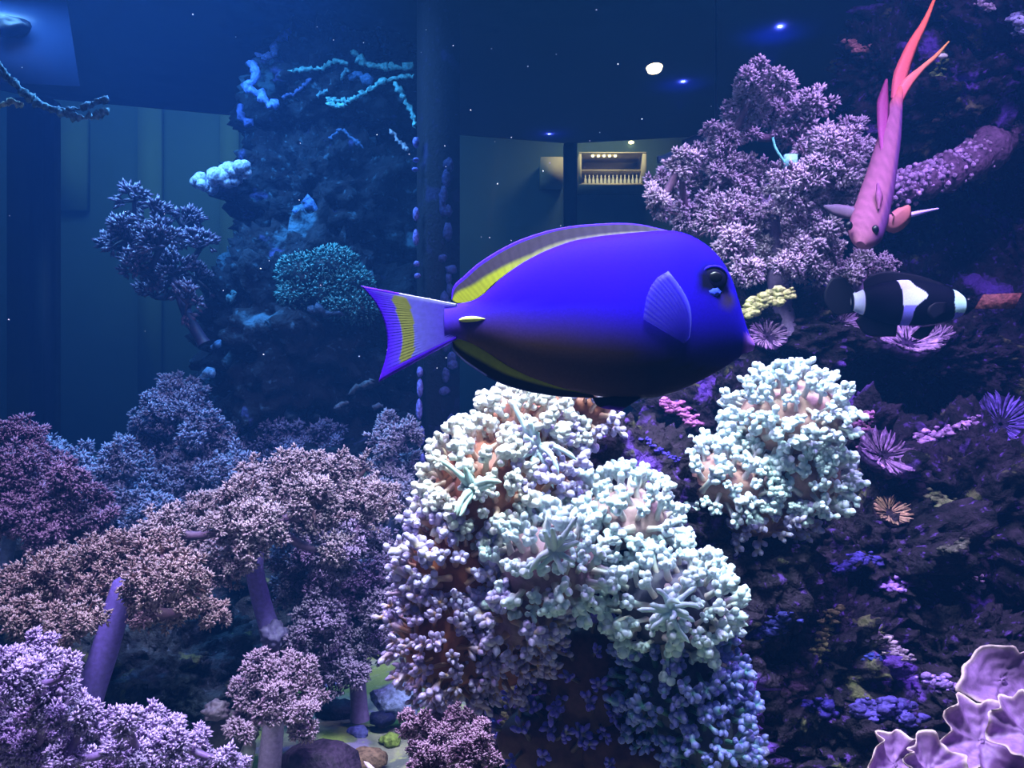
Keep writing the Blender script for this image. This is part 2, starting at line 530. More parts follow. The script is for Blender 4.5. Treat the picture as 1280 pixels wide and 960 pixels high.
for pts, w, c, y in [
    ([(190, 475), (240, 460), (290, 465), (330, 480)], 5.0, S((100, 160, 210)), 1.24),
    ([(240, 490), (280, 500), (310, 490)], 4.0, S((90, 150, 210)), 1.23),
    ([(110, 320), (160, 325), (200, 350), (170, 375)], 4.5, S((80, 140, 160)), 1.26),
    ([(240, 290), (280, 240), (320, 215)], 4.0, S((60, 90, 150)), 1.28),
    ([(110, 560), (150, 530)], 4.0, S((70, 120, 170)), 1.23),
    ([(70, 680), (100, 660), (130, 660)], 5.0, S((90, 140, 180)), 1.2),
    ([(660, 740), (720, 710), (760, 690)], 4.0, S((60, 76, 90)), 1.2),
    ([(600, 800), (660, 775)], 3.5, S((70, 84, 100)), 1.2),
    ([(760, 800), (800, 790)], 3.5, S((60, 70, 90)), 1.2),
    ([(490, 400), (560, 420), (640, 430)], 5.0, S((40, 56, 80)), 1.2),
]:
    ridge('encrusting_ridge', [cr2(*q) for q in pts], y, w, c, rock_column)

# white lump coral on the column's side
wl = thing('lump_coral', P(275, 235, 1.3), 'whitish lumpy coral jutting from the side of the rock column', 'coral')
mb = MB()
for k in range(46):
    t = random.random()
    px, py = 250 + t * 55 + random.uniform(-6, 6), 232 - t * 20 + random.uniform(-9, 9)
    blob(mb, P(px, py, 1.28 + random.uniform(-.02, .03)), [random.uniform(.006, .011)] * 3, S((168, 176, 205)), 2, 0.15, 2, k)
mb.build('lobes', M['crust'], wl)['kind'] = 'stuff'
mb = MB(); blob(mb, P(290, 236, 1.33), (.04, .03, .018), S((60, 80, 100)), 3, .3, 2, 3); mb.build('stalk', M['crust'], wl)

# encrusted rope-like branch entering beside the reflected patch
br = thing('encrusted_branch', P(0, 90, 1.0), 'grey encrusted rope-like branch hanging in open water', 'branch')
for pts, w, c in [([(-30, 60), (0, 82), (20, 105), (45, 128), (75, 140), (110, 146), (137, 135)], 4.0, S((120, 150, 165))),
                  ([(-30, 68), (2, 92), (30, 118), (60, 134), (95, 138), (118, 128), (134, 124)], 3.2, S((90, 115, 140))),
                  ([(-20, 122), (2, 132), (14, 126), (30, 133)], 3.0, S((190, 190, 160)))]:
    ridge('strand', pts, 1.0, w, c, br, lump=0.45)

# ------------------------------------------------------------------ soft tree corals


def leaf_template():
    # spindle along +Z: foot, ring of three, tip
    v = [(0, 0, 0)] + [(0.19 * math.cos(a), 0.19 * math.sin(a), 0.62) for a in (0, 2.094, 4.189)] + [(0, 0, 1)]
    f = [[0, 2, 1], [0, 3, 2], [0, 1, 3], [4, 1, 2], [4, 2, 3], [4, 3, 1]]
    return np.array(v), np.array(f)


LV, LF = leaf_template()


def leaflets(mb, pos, dirs, size, c0, c1):
    """many spindles: pos (N,3), dirs (N,3), size (N,), colours foot -> tip (N,3)"""
    N = len(pos)
    d = unit(dirs)
    a = unit(np.cross(d, unit(rng.normal(size=(N, 3)))))
    b_ = np.cross(d, a)
    V = pos[:, None] + size[:, None, None] * (LV[None, :, 0:1] * a[:, None] + LV[None, :, 1:2] * b_[:, None] + LV[None, :, 2:3] * d[:, None])
    w = np.array([0.0, 0.6, 0.6, 0.6, 1.0])[None, :, None]
    C = c0[:, None] * (1 - w) + c1[:, None] * w
    T = (np.arange(N) * 5)[:, None, None] + LF[None]
    mb.add(V.reshape(-1, 3), C.reshape(-1, 3), tris=T.reshape(-1, 3))


def tree_coral(name, label, cat, y, trunk, trunk_px, lobes, stalk, foot, tip, leaf_px=8.0, dens=1.0, twig_px=26, legs=6, spread=0.12, group=None, up=0.35, spiky=0.0, fat=1.18):
    """trunk: pixel polyline from foot to crown; lobes: (px, py, r_px[, depth offset])"""
    root = thing(name, P(*trunk[0], y), label, cat, group)
    k = y / F
    mb = MB()
    tp = curve([P(a, b_, y) for a, b_ in trunk], 14)
    R = np.linspace(1.1, 0.85, 14) * trunk_px * 0.5 * k
    R[0] *= 1.15; R[-1] *= 0.4
    tubes(mb, tp, R, 14, stalk)
    mb.build('trunk', M['coral'], root)
    top = tp[-3]
    stalk, foot, tip = np.array(stalk), np.array(foot), np.array(tip)
    nodes_ = [tp[9], tp[11], top]
    todo = [(lb, np.array(P(lb[0], lb[1], y + (lb[3] if len(lb) > 3 else random.uniform(-spread, spread) * 0.5)))) for lb in lobes]
    todo.sort(key=lambda q: np.linalg.norm(q[1] - top))
    for lb, c in todo:
        px, py, r = lb[:3]
        r = r * fat
        dy = c[1] - y
        rm = r * (y + dy) / F
        mb = MB()
        j = min(nodes_, key=lambda q: np.linalg.norm(q - c))
        nodes_.append(c)
        mid = (j + c) / 2 + np.array([0, 0.1, -0.12]) * np.linalg.norm(c - j)
        bc = curve([j, mid, c], 8)
        tubes(mb, bc, np.linspace(min(trunk_px * 0.26 * k, .4 * rm), 0.16 * rm, 8), 7, stalk * 0.15 + foot * 0.75)
        nt_ = max(8, int(4 * math.pi * r * r / twig_px ** 2 * 1.5 * dens))
        d = unit(rng.normal(size=(nt_, 3)) + np.array([0, -0.25, up]))
        ends = c + d * rm * rng.uniform(0.55, 1.05, (nt_, 1))
        mids = (c + ends) / 2 + rng.normal(size=(nt_, 3)) * rm * 0.10
        tt = np.linspace(0, 1, 5)[None, :, None]
        tw = (1 - tt) ** 2 * c[None, None] + 2 * tt * (1 - tt) * mids[:, None] + tt ** 2 * ends[:, None]
        tubes(mb, tw, np.broadcast_to(np.linspace(0.14, 0.03, 5) * rm, (nt_, 5)), 5, foot * 0.8)
        bo = mb.build('branch', M['coral'], root)
        # polyps: little tufts of leaflets crowded round each twig end
        npol = 9
        tpos = rng.uniform(0.45, 1.0, (nt_, npol, 1))
        base = (1 - tpos) ** 2 * c + 2 * tpos * (1 - tpos) * mids[:, None] + tpos ** 2 * ends[:, None]
        out = unit(d[:, None] * (0.6 + spiky) + rng.normal(size=(nt_, npol, 3)) * 0.75 + np.array([0, 0, 0.3]))
        base = (base + out * twig_px * 0.16 * k).reshape(-1, 3)
        out = out.reshape(-1, 3)
        n = len(base)
        ld = unit(np.repeat(out, legs, 0) * (0.9 + spiky) + rng.normal(size=(n * legs, 3)) * 0.62)
        lp = np.repeat(base, legs, 0)
        sz = leaf_px * k * rng.uniform(0.7, 1.25, n * legs)
        shade = np.repeat(rng.uniform(0.75, 1.2, (n, 1)), legs, 0)
        mb = MB()
        leaflets(mb, lp, ld, sz, foot * shade, np.minimum(tip * shade, 0.95))  # tips paler: own tint with caught light painted in
        tag(mb.build('polyps', M['polyp'], bo, smooth=False), kind='stuff')
    return root


MAUVE_S, MAUVE_F, MAUVE_T = S((128, 104, 150)), S((116, 80, 104)), S((206, 186, 206))
BROWN_S, BROWN_F, BROWN_T = S((140, 116, 170)), S((96, 72, 80)), S((178, 158, 170))
tree_coral('tree_coral', 'mauve bushy tree coral crowning the rock above the clownfish', 'coral', 0.80, [(985, 420), (975, 370), (965, 300), (960, 230)], 26,
           [(943, 97, 14), (975, 105, 14), (935, 130, 22), (965, 135, 24), (922, 158, 20), (1005, 142, 20), (1022, 132, 13), (990, 165, 22), (905, 178, 20), (888, 200, 24), (852, 203, 15),
            (1038, 185, 24), (1070, 162, 14), (1062, 198, 24), (1018, 203, 24), (870, 236, 26), (912, 226, 28), (838, 240, 22), (820, 254, 15), (952, 238, 28), (992, 238, 28), (1030, 250, 26),
            (860, 272, 24), (902, 274, 26), (945, 280, 26), (985, 285, 26), (1020, 290, 24), (915, 308, 20), (955, 322, 22), (1000, 322, 24), (932, 340, 16), (1055, 236, 18), (1045, 215, 18), (985, 342, 16), (1015, 340, 18), (1030, 320, 16)],
           MAUVE_S, MAUVE_F, MAUVE_T, leaf_px=9, dens=1.0, fat=1.32)
tree_coral('tree_coral', 'lavender tree coral low beside the shaded rock under the clownfish fins', 'coral', 0.82, [(1080, 380), (1075, 350)], 20,
           [(1050, 335, 16), (1075, 330, 18), (1100, 338, 18), (1060, 350, 16)], MAUVE_S, MAUVE_F, MAUVE_T, leaf_px=7)
tree_coral('gorgonian', 'dusky purple spiky gorgonian growing beside the rock column', 'coral', 1.22, [(255, 430), (235, 395), (215, 340)], 14,
           [(168, 250, 16), (190, 275, 22), (160, 300, 26), (200, 310, 28), (230, 285, 24), (250, 310, 22), (175, 340, 26), (215, 345, 28), (245, 350, 22), (235, 380, 20), (195, 372, 20), (140, 310, 14)],
           S((54, 44, 76)), S((50, 36, 60)), S((112, 92, 122)), leaf_px=12, legs=2, spiky=1.2, twig_px=25, up=0.9, fat=1.0, dens=.75)
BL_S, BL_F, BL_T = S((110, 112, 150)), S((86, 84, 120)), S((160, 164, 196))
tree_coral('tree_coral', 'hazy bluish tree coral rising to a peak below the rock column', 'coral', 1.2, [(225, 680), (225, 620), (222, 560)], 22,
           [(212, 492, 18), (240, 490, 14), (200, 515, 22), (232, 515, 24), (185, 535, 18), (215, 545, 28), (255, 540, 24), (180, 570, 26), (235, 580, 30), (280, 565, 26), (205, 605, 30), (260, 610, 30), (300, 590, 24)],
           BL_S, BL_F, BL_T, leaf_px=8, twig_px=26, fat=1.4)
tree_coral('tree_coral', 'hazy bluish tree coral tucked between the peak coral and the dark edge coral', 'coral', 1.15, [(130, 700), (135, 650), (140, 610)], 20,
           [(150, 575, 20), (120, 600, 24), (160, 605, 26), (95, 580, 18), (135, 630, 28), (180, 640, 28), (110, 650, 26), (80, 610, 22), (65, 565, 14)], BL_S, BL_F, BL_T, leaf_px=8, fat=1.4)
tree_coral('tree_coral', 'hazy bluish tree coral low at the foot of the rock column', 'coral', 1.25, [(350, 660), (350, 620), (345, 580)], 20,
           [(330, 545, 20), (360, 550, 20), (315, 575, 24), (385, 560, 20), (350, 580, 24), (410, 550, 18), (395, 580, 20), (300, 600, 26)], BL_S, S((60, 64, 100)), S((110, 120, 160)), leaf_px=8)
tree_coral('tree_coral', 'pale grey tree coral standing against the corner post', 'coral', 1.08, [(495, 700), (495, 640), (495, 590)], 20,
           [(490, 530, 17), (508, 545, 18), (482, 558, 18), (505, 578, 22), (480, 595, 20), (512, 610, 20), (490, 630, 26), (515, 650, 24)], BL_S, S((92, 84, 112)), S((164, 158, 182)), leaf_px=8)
tree_coral('tree_coral', 'dark reddish purple tree coral with a slim pale stalk', 'coral', 0.85, [(0, 740), (8, 700), (15, 660), (30, 610)], 16,
           [(15, 545, 22), (42, 555, 22), (20, 585, 26), (55, 590, 26), (85, 600, 20), (35, 625, 28), (75, 630, 28), (110, 630, 22), (15, 650, 24), (60, 665, 28), (100, 665, 26), (125, 655, 20), (90, 695, 22), (-10, 600, 25)],
           S((90, 110, 150)), S((70, 46, 76)), S((140, 108, 146)), leaf_px=8, fat=1.3)
tree_coral('tree_coral', 'light brown spreading tree coral on a lavender tubular stalk', 'coral', 0.76, [(345, 830), (338, 790), (325, 745), (318, 700), (330, 660)], 24,
           [(330, 610, 28), (368, 598, 26), (405, 592, 26), (440, 603, 26), (468, 630, 24), (300, 630, 26), (265, 640, 26), (390, 625, 26), (430, 640, 28), (350, 640, 28), (310, 665, 28), (270, 675, 28), (235, 660, 26), (285, 700, 26), (250, 710, 22), (385, 650, 22), (205, 665, 24), (312, 672, 20, -.05), (335, 655, 22, -.05), (292, 655, 22, -.05), (300, 700, 18, -.045), (420, 690, 18, -.03)],
           S((126, 104, 190)), BROWN_F, BROWN_T, leaf_px=8, dens=1.0, fat=1.40)
tree_coral('tree_coral', 'rusty brown spreading tree coral on a thick violet stalk', 'coral', 0.68, [(95, 930), (112, 870), (132, 810), (148, 755), (160, 720)], 34,
           [(30, 740, 28), (60, 722, 26), (95, 712, 26), (130, 700, 26), (165, 692, 26), (200, 695, 26), (70, 755, 28), (110, 745, 28), (150, 735, 26), (190, 730, 28), (225, 725, 26), (30, 775, 24), (75, 785, 24), (105, 780, 20), (215, 755, 24), (245, 755, 20), (180, 765, 18), (265, 770, 14)],
           S((110, 90, 180)), S((98, 66, 66)), S((168, 142, 148)), leaf_px=8, dens=1.0, fat=1.42)
tree_coral('tree_coral', 'plum brown drooping tree coral beside the big frogspawn mound', 'coral', 0.80, [(450, 900), (445, 840), (430, 780), (420, 730)], 20,
           [(360, 700, 24), (395, 690, 26), (430, 690, 26), (465, 690, 24), (375, 735, 26), (415, 735, 28), (455, 735, 28), (485, 720, 20), (400, 775, 28), (440, 775, 28), (475, 765, 22), (385, 805, 20), (425, 815, 26), (460, 810, 24), (440, 845, 20), (410, 845, 18)],
           S((110, 90, 140)), S((84, 62, 92)), S((152, 134, 170)), leaf_px=8, dens=1.0, fat=1.4)
tree_coral('tree_coral', 'small brown tree coral with a pale stout stalk on the sand', 'coral', 0.70, [(336, 985), (338, 945), (342, 905), (345, 870)], 28,
           [(350, 815, 22), (325, 835, 22), (372, 838, 22), (305, 865, 20), (345, 860, 24), (385, 868, 22), (310, 895, 18), (350, 892, 20), (388, 895, 18), (300, 915, 12), (378, 915, 12), (345, 872, 18, -.035), (332, 888, 14, -.035), (358, 892, 14, -.035)],
           S((150, 140, 165)), S((96, 66, 76)), S((176, 150, 178)), leaf_px=8, dens=1.05)
LAV_S, LAV_F, LAV_T = S((130, 116, 180)), S((116, 82, 140)), S((186, 160, 214))
tree_coral('tree_coral', 'bright lavender tree coral in front of the thick violet stalk', 'coral', 0.52, [(40, 1010), (40, 960), (45, 900)], 26,
           [(45, 812, 18), (22, 828, 22), (68, 830, 20), (92, 838, 14), (30, 855, 24), (65, 862, 22), (5, 850, 20), (92, 865, 14), (15, 890, 26), (50, 890, 22), (10, 925, 24), (-15, 880, 20), (45, 930, 24), (75, 900, 16), (20, 955, 24)],
           LAV_S, LAV_F, LAV_T, leaf_px=9, twig_px=24)
tree_coral('tree_coral', 'bright lavender low tree coral spreading over the rock foot', 'coral', 0.50, [(180, 1030), (175, 990), (170, 960)], 26,
           [(102, 895, 18), (85, 915, 18), (125, 905, 20), (160, 905, 16), (190, 900, 16), (215, 905, 16), (110, 930, 20), (150, 930, 20), (185, 925, 20), (222, 928, 18), (250, 930, 16), (80, 950, 18), (130, 955, 22), (175, 955, 22), (215, 955, 20), (255, 950, 18), (282, 950, 14), (300, 958, 10)],
           LAV_S, LAV_F, LAV_T, leaf_px=9, twig_px=24)
tree_coral('bushy_coral', 'small maroon bushy coral in front of the big frogspawn mound', 'coral', 0.44, [(560, 1010), (560, 975), (558, 940)], 16,
           [(518, 905, 16), (545, 898, 18), (575, 905, 18), (600, 920, 16), (520, 930, 20), (555, 928, 22), (590, 940, 20), (535, 955, 20), (575, 958, 20), (612, 950, 12)],
           S((110, 70, 100)), S((72, 38, 62)), S((156, 116, 150)), leaf_px=7, twig_px=20)

# pale stump and knob beside the small brown tree coral
mb = MB(); tubes(mb, curve([P(300, 985, .72), P(307, 950, .72), P(316, 920, .72)], 8), np.array([13, 12, 11, 10, 10, 9, 7, 1]) / F * .72, 10, S((216, 214, 206)))
tag(mb.build('coral_stump', M['coral']), 'whitish bare coral stump beside the pale stout stalk', 'coral')
mb = MB(); blob(mb, P(272, 888, .71), (.010, .009, .008), S((120, 104, 126)), 4, .35, 2.2, 4, .15); blob(mb, P(290, 915, .73), (.02, .015, .018), S((90, 84, 92)), 3, .2, 1.5, 9)
tag(mb.build('closed_polyp', M['coral']), 'round pinkish closed polyp beside the small brown tree coral', 'coral')
mb = MB(); blob(mb, P(342, 795, .745), (.011, .010, .011), S((104, 94, 140)), 4, .4, 2.2, 5, .15)
tag(mb.build('closed_polyp', M['coral']), 'violet bulb at the foot of the lavender tubular stalk', 'coral')

# teal dome coral on the column
dome = thing('dome_coral', P(400, 360, 1.2), 'teal dome coral with short frilly tentacles on the rock column', 'coral')
DL = [(378, 345, .030, .026), (415, 335, .034, .024), (440, 358, .026, .022), (372, 372, .022, .018), (405, 365, .030, .024), (448, 385, .022, .018), (425, 385, .026, .016)]
mb = MB()
for k, (a, b_, rx, rz) in enumerate(DL):
    blob(mb, P(a, b_, 1.24), (rx, .034, rz), S((16, 46, 60)), 3, .3, 1.5, 2 + k)
mb.build('flesh', M['coral'], dome)
mb = MB()
for a, b_, rx, rz in DL:
    d = unit(rng.normal(size=(620, 3)) + np.array([0, -.4, .5]))
    pos = np.array(P(a, b_, 1.24)) + d * np.array([rx, .036, rz]) * rng.uniform(.9, 1.15, (620, 1))
    sh = rng.uniform(.5, 1.25, (620, 1))
    leaflets(mb, pos, d + rng.normal(size=d.shape) * .7, rng.uniform(.006, .012, 620), np.array(S((24, 70, 84))) * sh, np.array(S((70, 150, 152))) * sh)
tag(mb.build('tentacles', M['polyp'], dome, smooth=False), kind='stuff')

# ------------------------------------------------------------------ frogspawn corals


def tentacle_mesh(name, seed, stalk0, stalk1, bulb, knobs, L=1.0, r=0.11):
    """one branched tentacle along +Z, unit length, with bulbous tips"""
    rs = np.random.default_rng(seed)
    mb = MB()
    bend = rs.normal(size=2) * 0.22
    t = np.linspace(0, 1, 7)
    sp = np.stack([bend[0] * t ** 2, bend[1] * t ** 2, t * L], 1)
    s0, s1, bb = np.array(stalk0), np.array(stalk1), np.array(bulb)
    cc = s0[None] * (1 - t[:, None]) + s1[None] * t[:, None]
    cc[-3:] = cc[-3:] * 0.4 + bb * 0.6
    tubes(mb, sp, np.array([1.25, 1.05, .9, .85, 1.1, 1.25, 0.15]) * r, 8, cc)
    a0 = rs.uniform(0, 6.28)
    for k in range(knobs):
        tt = rs.uniform(0.42, 0.97)
        p0 = np.array([bend[0] * tt ** 2, bend[1] * tt ** 2, tt * L])
        a = a0 + k * 2.4 + rs.normal() * 0.3
        dirn = unit(np.array([math.cos(a), math.sin(a), rs.uniform(0.3, 1.0)]))
        ln = rs.uniform(0.24, 0.42)
        q = np.linspace(0, 1, 7)[:, None]
        pts = p0 + dirn * q * ln + np.array([0, 0, 0.10]) * q ** 2
        w = np.clip((q - 0.2) / 0.5, 0, 1)
        cmid = s0 * (1 - tt) + s1 * tt
        tubes(mb, pts, np.array([.8, .72, .75, 1.0, 1.18, .95, .12]) * r, 8, cmid * (1 - w) + bb * w)
    return mb.mesh(name, M['tentacle'])


def frogspawn(label, lobes, palettes, flesh_col, spacing=14.0, length_px=32, stars=(), seed=1, y0=0.50, cap=300):
    """lobes: (px, py, rx_px, ry_px, depth, rd_m, palette index)"""
    root = thing('frogspawn_coral', P(lobes[0][0], lobes[0][1] + lobes[0][3], lobes[0][4]), label, 'coral', None)
    rs = np.random.default_rng(seed)
    mb = MB()
    E = []
    for k, (px, py, rx, ry, y, rd, pal) in enumerate(lobes):
        c = np.array(P(px, py, y)); rad = np.array([rx / F * y, rd, ry / F * y]) * 0.80
        blob(mb, c, rad, flesh_col, 4, 0.14, 1.6, seed + k)
        E.append((c, rad, pal, rx, ry))
    mb.build('flesh', M['coral'], root)
    meshes = [[tentacle_mesh('tentacle', seed * 100 + 10 * i + j, *pl[:3], knobs=6 + j % 3, r=(0.110 + 0.010 * (j % 3)) * pl[3]) for j in range(6)] for i, pl in enumerate(palettes)]
    spots = []
    for k, (c, rad, pal, rx, ry) in enumerate(E):
        cand = unit(rs.normal(size=(2500, 3)) + np.array([0, -0.35, 0.1]))
        pts = c + cand * rad
        nrm = unit(cand / rad)
        keep = (nrm[:, 1] < 0.45) & (nrm[:, 2] > -0.85)
        for j, (c2, r2, *_ ) in enumerate(E):
            if j != k:
                keep &= (((pts - c2) / r2) ** 2).sum(1) > 0.92
        sp = spacing / F * lobes[k][4]
        chosen = []
        for p, nn in zip(pts[keep], nrm[keep]):
            if all(((p - q) ** 2).sum() > sp * sp for q, *_ in chosen):
                chosen.append((p, nn, pal))
        spots += chosen
    spots = [s for s in spots if all(np.linalg.norm(s[0] - np.array(P(sx, sy, sd))) > sr / F * sd * 0.30 for sx, sy, sd, sr, *_ in stars)]
    # the ones that show largest: facing the viewer first
    spots.sort(key=lambda s: s[1][1])
    k0 = length_px / F * y0
    for p, nn, pal in spots[:cap]:
        o = bpy.data.objects.new('tentacle', meshes[pal][rs.integers(6)])
        COL.objects.link(o)
        dirn = unit(nn + rs.normal(size=3) * 0.35 + np.array([0, 0, 0.30]))
        q = Vector(dirn).to_track_quat('Z', 'Y') @ Matrix.Rotation(rs.uniform(0, 6.28), 3, 'Z').to_quaternion()
        s = k0 * rs.uniform(0.8, 1.25)
        o.rotation_mode = 'QUATERNION'
        o.rotation_quaternion = q
        o.location = Vector(p - dirn * 0.15 * k0) - root.location
        o.scale = (s, s, s)
        o.parent = root
    # open polyp heads: long pale tentacles radiating from a greenish mouth
    for (sx, sy, sd, sr, ncol, tcol, mcol) in stars:
        c = np.array(P(sx, sy, sd))
        mb = MB(); blob(mb, c, (sr * .20 / F * sd,) * 3, mcol, 2, .15, 2, sx); mb.build('mouth', M['tentacle'], root)
        nst = 11
        for i in range(nst):
            a = 2 * math.pi * i / nst + rs.normal() * 0.30
            ln = sr / F * sd * rs.uniform(0.55, 1.15)
            w = unit(np.array([math.cos(a), -0.15 - abs(rs.normal()) * .5, math.sin(a)]))
            t = np.linspace(0, 1, 9)[:, None]
            pts = c + w * t * ln + np.array([0, -0.5, 0.5]) * (np.sin(t * 2.6) * 0.28 * ln) + rs.normal(size=3) * 0.28 * ln * t ** 2
            R = np.array([.9, 1.25, 1.3, 1.15, .95, .75, .8, .85, .1]) * sr / F * sd * 0.095
            mb = MB()
            tubes(mb, pts, R, 8, np.array(ncol)[None] * (1 - t) + np.array(tcol)[None] * t)
            mb.build('long_tentacle', M['tentacle'], root)
    return root


CREAM = S((226, 232, 222)); CYANW = S((206, 240, 236)); LAVT = S((196, 180, 240)); VIO = S((150, 130, 238)); BRN = S((150, 96, 78)); BRN2 = S((120, 70, 60)); TEA = S((120, 190, 184)); GRN = S((150, 190, 130))
pal_cream = (S((176, 128, 112)), S((206, 210, 186)), CREAM, 1.0)
pal_lav = (S((170, 118, 96)), S((196, 184, 160)), S((190, 182, 226)), .92)
pal_brown = (S((120, 66, 44)), S((176, 140, 96)), S((176, 160, 206)), .74)
pal_white = (S((190, 170, 160)), CYANW, S((220, 242, 240)), 1.0)
pal_teal = (S((60, 90, 80)), S((110, 176, 168)), S((134, 140, 214)), .85)
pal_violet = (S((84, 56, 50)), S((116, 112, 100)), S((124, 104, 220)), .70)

frogspawn('cream white frogspawn coral mound beneath the surgeonfish tail',
          [(605, 610, 72, 80, .51, .035, 0), (655, 545, 72, 52, .53, .03, 0), (715, 512, 62, 32, .54, .02, 1), (660, 590, 60, 60, .52, .03, 1)],
          [pal_cream, pal_lav], S((138, 84, 64)), spacing=13, stars=[(592, 612, .478, 42, CYANW, S((190, 224, 200)), S((200, 220, 190))), (672, 560, .50, 40, S((225, 245, 245)), CYANW, CYANW)], seed=3)
frogspawn('brown frogspawn coral with small lavender tips beside the maroon bush',
          [(570, 700, 68, 80, .51, .035, 0), (562, 795, 68, 88, .51, .035, 1), (625, 775, 70, 100, .515, .03, 1)],
          [pal_lav, pal_brown], S((138, 76, 50)), spacing=13, seed=13)
frogspawn('pale cyan frogspawn coral with an open star-shaped head',
          [(685, 705, 78, 60, .485, .03, 0), (650, 760, 50, 60, .49, .025, 1)], [pal_white, pal_lav], S((140, 110, 120)), stars=[(692, 690, .452, 44, S((232, 246, 244)), CYANW, S((150, 190, 120)))], seed=4, cap=220)
frogspawn('small whitish frogspawn coral clump wedged under the dark gap',
          [(780, 648, 68, 46, .52, .03, 0)], [pal_white], S((160, 130, 130)), seed=5, cap=150)
frogspawn('teal frogspawn coral with violet tips and a bright head',
          [(838, 755, 80, 72, .50, .035, 0), (845, 860, 78, 90, .505, .03, 1), (880, 910, 50, 70, .50, .03, 2)], [pal_white, pal_teal, pal_teal], S((70, 70, 90)), stars=[(838, 762, .462, 42, CYANW, CYANW, S((160, 200, 180)))], seed=6)
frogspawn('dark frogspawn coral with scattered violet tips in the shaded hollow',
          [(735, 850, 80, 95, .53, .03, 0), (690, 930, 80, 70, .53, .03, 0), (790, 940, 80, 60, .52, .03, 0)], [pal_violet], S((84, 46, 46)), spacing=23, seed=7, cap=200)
frogspawn('tall bushy white frogspawn coral beside the dark ribbed cup',
          [(985, 522, 72, 60, .60, .04, 0), (988, 595, 72, 62, .61, .04, 0)], [pal_white], S((176, 140, 130)), spacing=11.5, length_px=27, y0=.60, seed=8)
frogspawn('low bushy white frogspawn coral leaning on the taller white one',
          [(905, 602, 70, 48, .60, .04, 0), (940, 640, 70, 40, .61, .03, 1)], [pal_white, pal_lav], S((170, 130, 120)), spacing=11.5, length_px=26, y0=.60, seed=9)

# ------------------------------------------------------------------ growths on the dark rocks
PINK, PURP, YEL = S((190, 130, 180)), S((110, 80, 220)), S((170, 160, 100))
arm = thing('encrusted_rock', P(1280, 140, .9), 'pink and yellow nubbly encrusted rock arm under the overhang', 'rock')
mb = MB(); cpt = curve([P(1100, 245, .86), P(1160, 225, .87), P(1215, 200, .88), P(1260, 165, .9), P(1320, 130, .92)], 30)
tubes(mb, cpt, np.linspace(20, 26, 30) / F * .88 * (1 + .15 * rng.normal(size=30)), 12, S((110, 80, 110)))
mb.build('arm_core', M['crust'], arm)
mb = MB(); mb2 = MB()
for k in range(1300):
    t = random.random() ** 1.3
    p = cpt[int(t * 29)]
    dd = unit(np.array([random.gauss(0, 1), random.gauss(-.7, .6), random.gauss(.5, .7)]))
    q = p + dd * random.uniform(18, 25) / F * .88
    col = np.array(S((206, 168, 214))) * (1 - max(0, t - .45) * 1.8) + np.array(S((170, 150, 96))) * min(1, max(0, t - .45) * 1.8)
    blob(mb, q, [random.uniform(.0012, .0030)] * 3, col.clip(0, 1) * random.uniform(.5, 1.1), 1 + (k % 2), .2, 2, k)
mb.build('nubs', M['crust'], arm)['kind'] = 'stuff'


def ribbed_disc(label, px, py, y, r_px, tilt, squash, col, edge, n=22, group=None):
    n = int(n * 2.2)
    """fan of raised ridges round a hollow centre, lying on the rock"""
    y = on_rock(px, py, y, .75 * r_px / F * y)
    root = thing('ribbed_disc_coral', P(px, py, y), label, 'coral', group)
    r = r_px / F * y
    R3 = Matrix.Rotation(tilt[0], 3, 'X') @ Matrix.Rotation(tilt[1], 3, 'Y')
    c = np.array(P(px, py, y)); A = np.array(R3)
    mb = MB()
    na, nr = 36, 6
    aa = np.linspace(0, 2 * math.pi, na, endpoint=False)
    rows = []
    for i in range(nr):
        f = (i + 0.4) / nr
        rows.append(np.stack([np.cos(aa) * r * f, np.sin(aa) * r * f * squash, r * (0.30 * f ** 2 - .1) + r * (.08 * np.sin(aa * 5) + .05 * np.sin(aa * 9 + px)) * f], 1) * (1 + .07 * np.sin(aa * 7 + px) * f)[:, None])
    low = rows[-1] * 0.85 - np.array([0, 0, r * .35])
    rows.append(low); rows.append(low * np.array([.1, .1, 1]))
    V = np.concatenate(rows) @ A.T + c
    q = [[i * na + j, i * na + (j + 1) % na, (i + 1) * na + (j + 1) % na, (i + 1) * na + j] for i in range(len(rows) - 1) for j in range(na)]
    mb.add(V, col, quads=q)
    mb.build('disc', M['crust'], root)
    for k in range(n):
        a = 2 * math.pi * k / n + random.uniform(-.08, .08)
        t = np.linspace(0, 1, 5)[:, None]
        f0, f1 = random.uniform(.15, .5), random.uniform(.86, 1.02)
        f = f0 + (f1 - f0) * t
        wob = random.uniform(-.25, .25)
        pts = np.concatenate([np.cos(a + wob * t * t) * r * f, np.sin(a + wob * t * t) * r * f * squash, r * (.32 * f ** 2 - .06) + r * .05 * np.sin(a * 5) * f], 1) @ A.T + c
        mb = MB()
        tubes(mb, pts, np.array([.3, .8, 1, 1.25, .3]) * r * .034, 5, np.array(edge) * random.uniform(.35, 1.1))
        mb.build('rib', M['crust'], root)
    return root


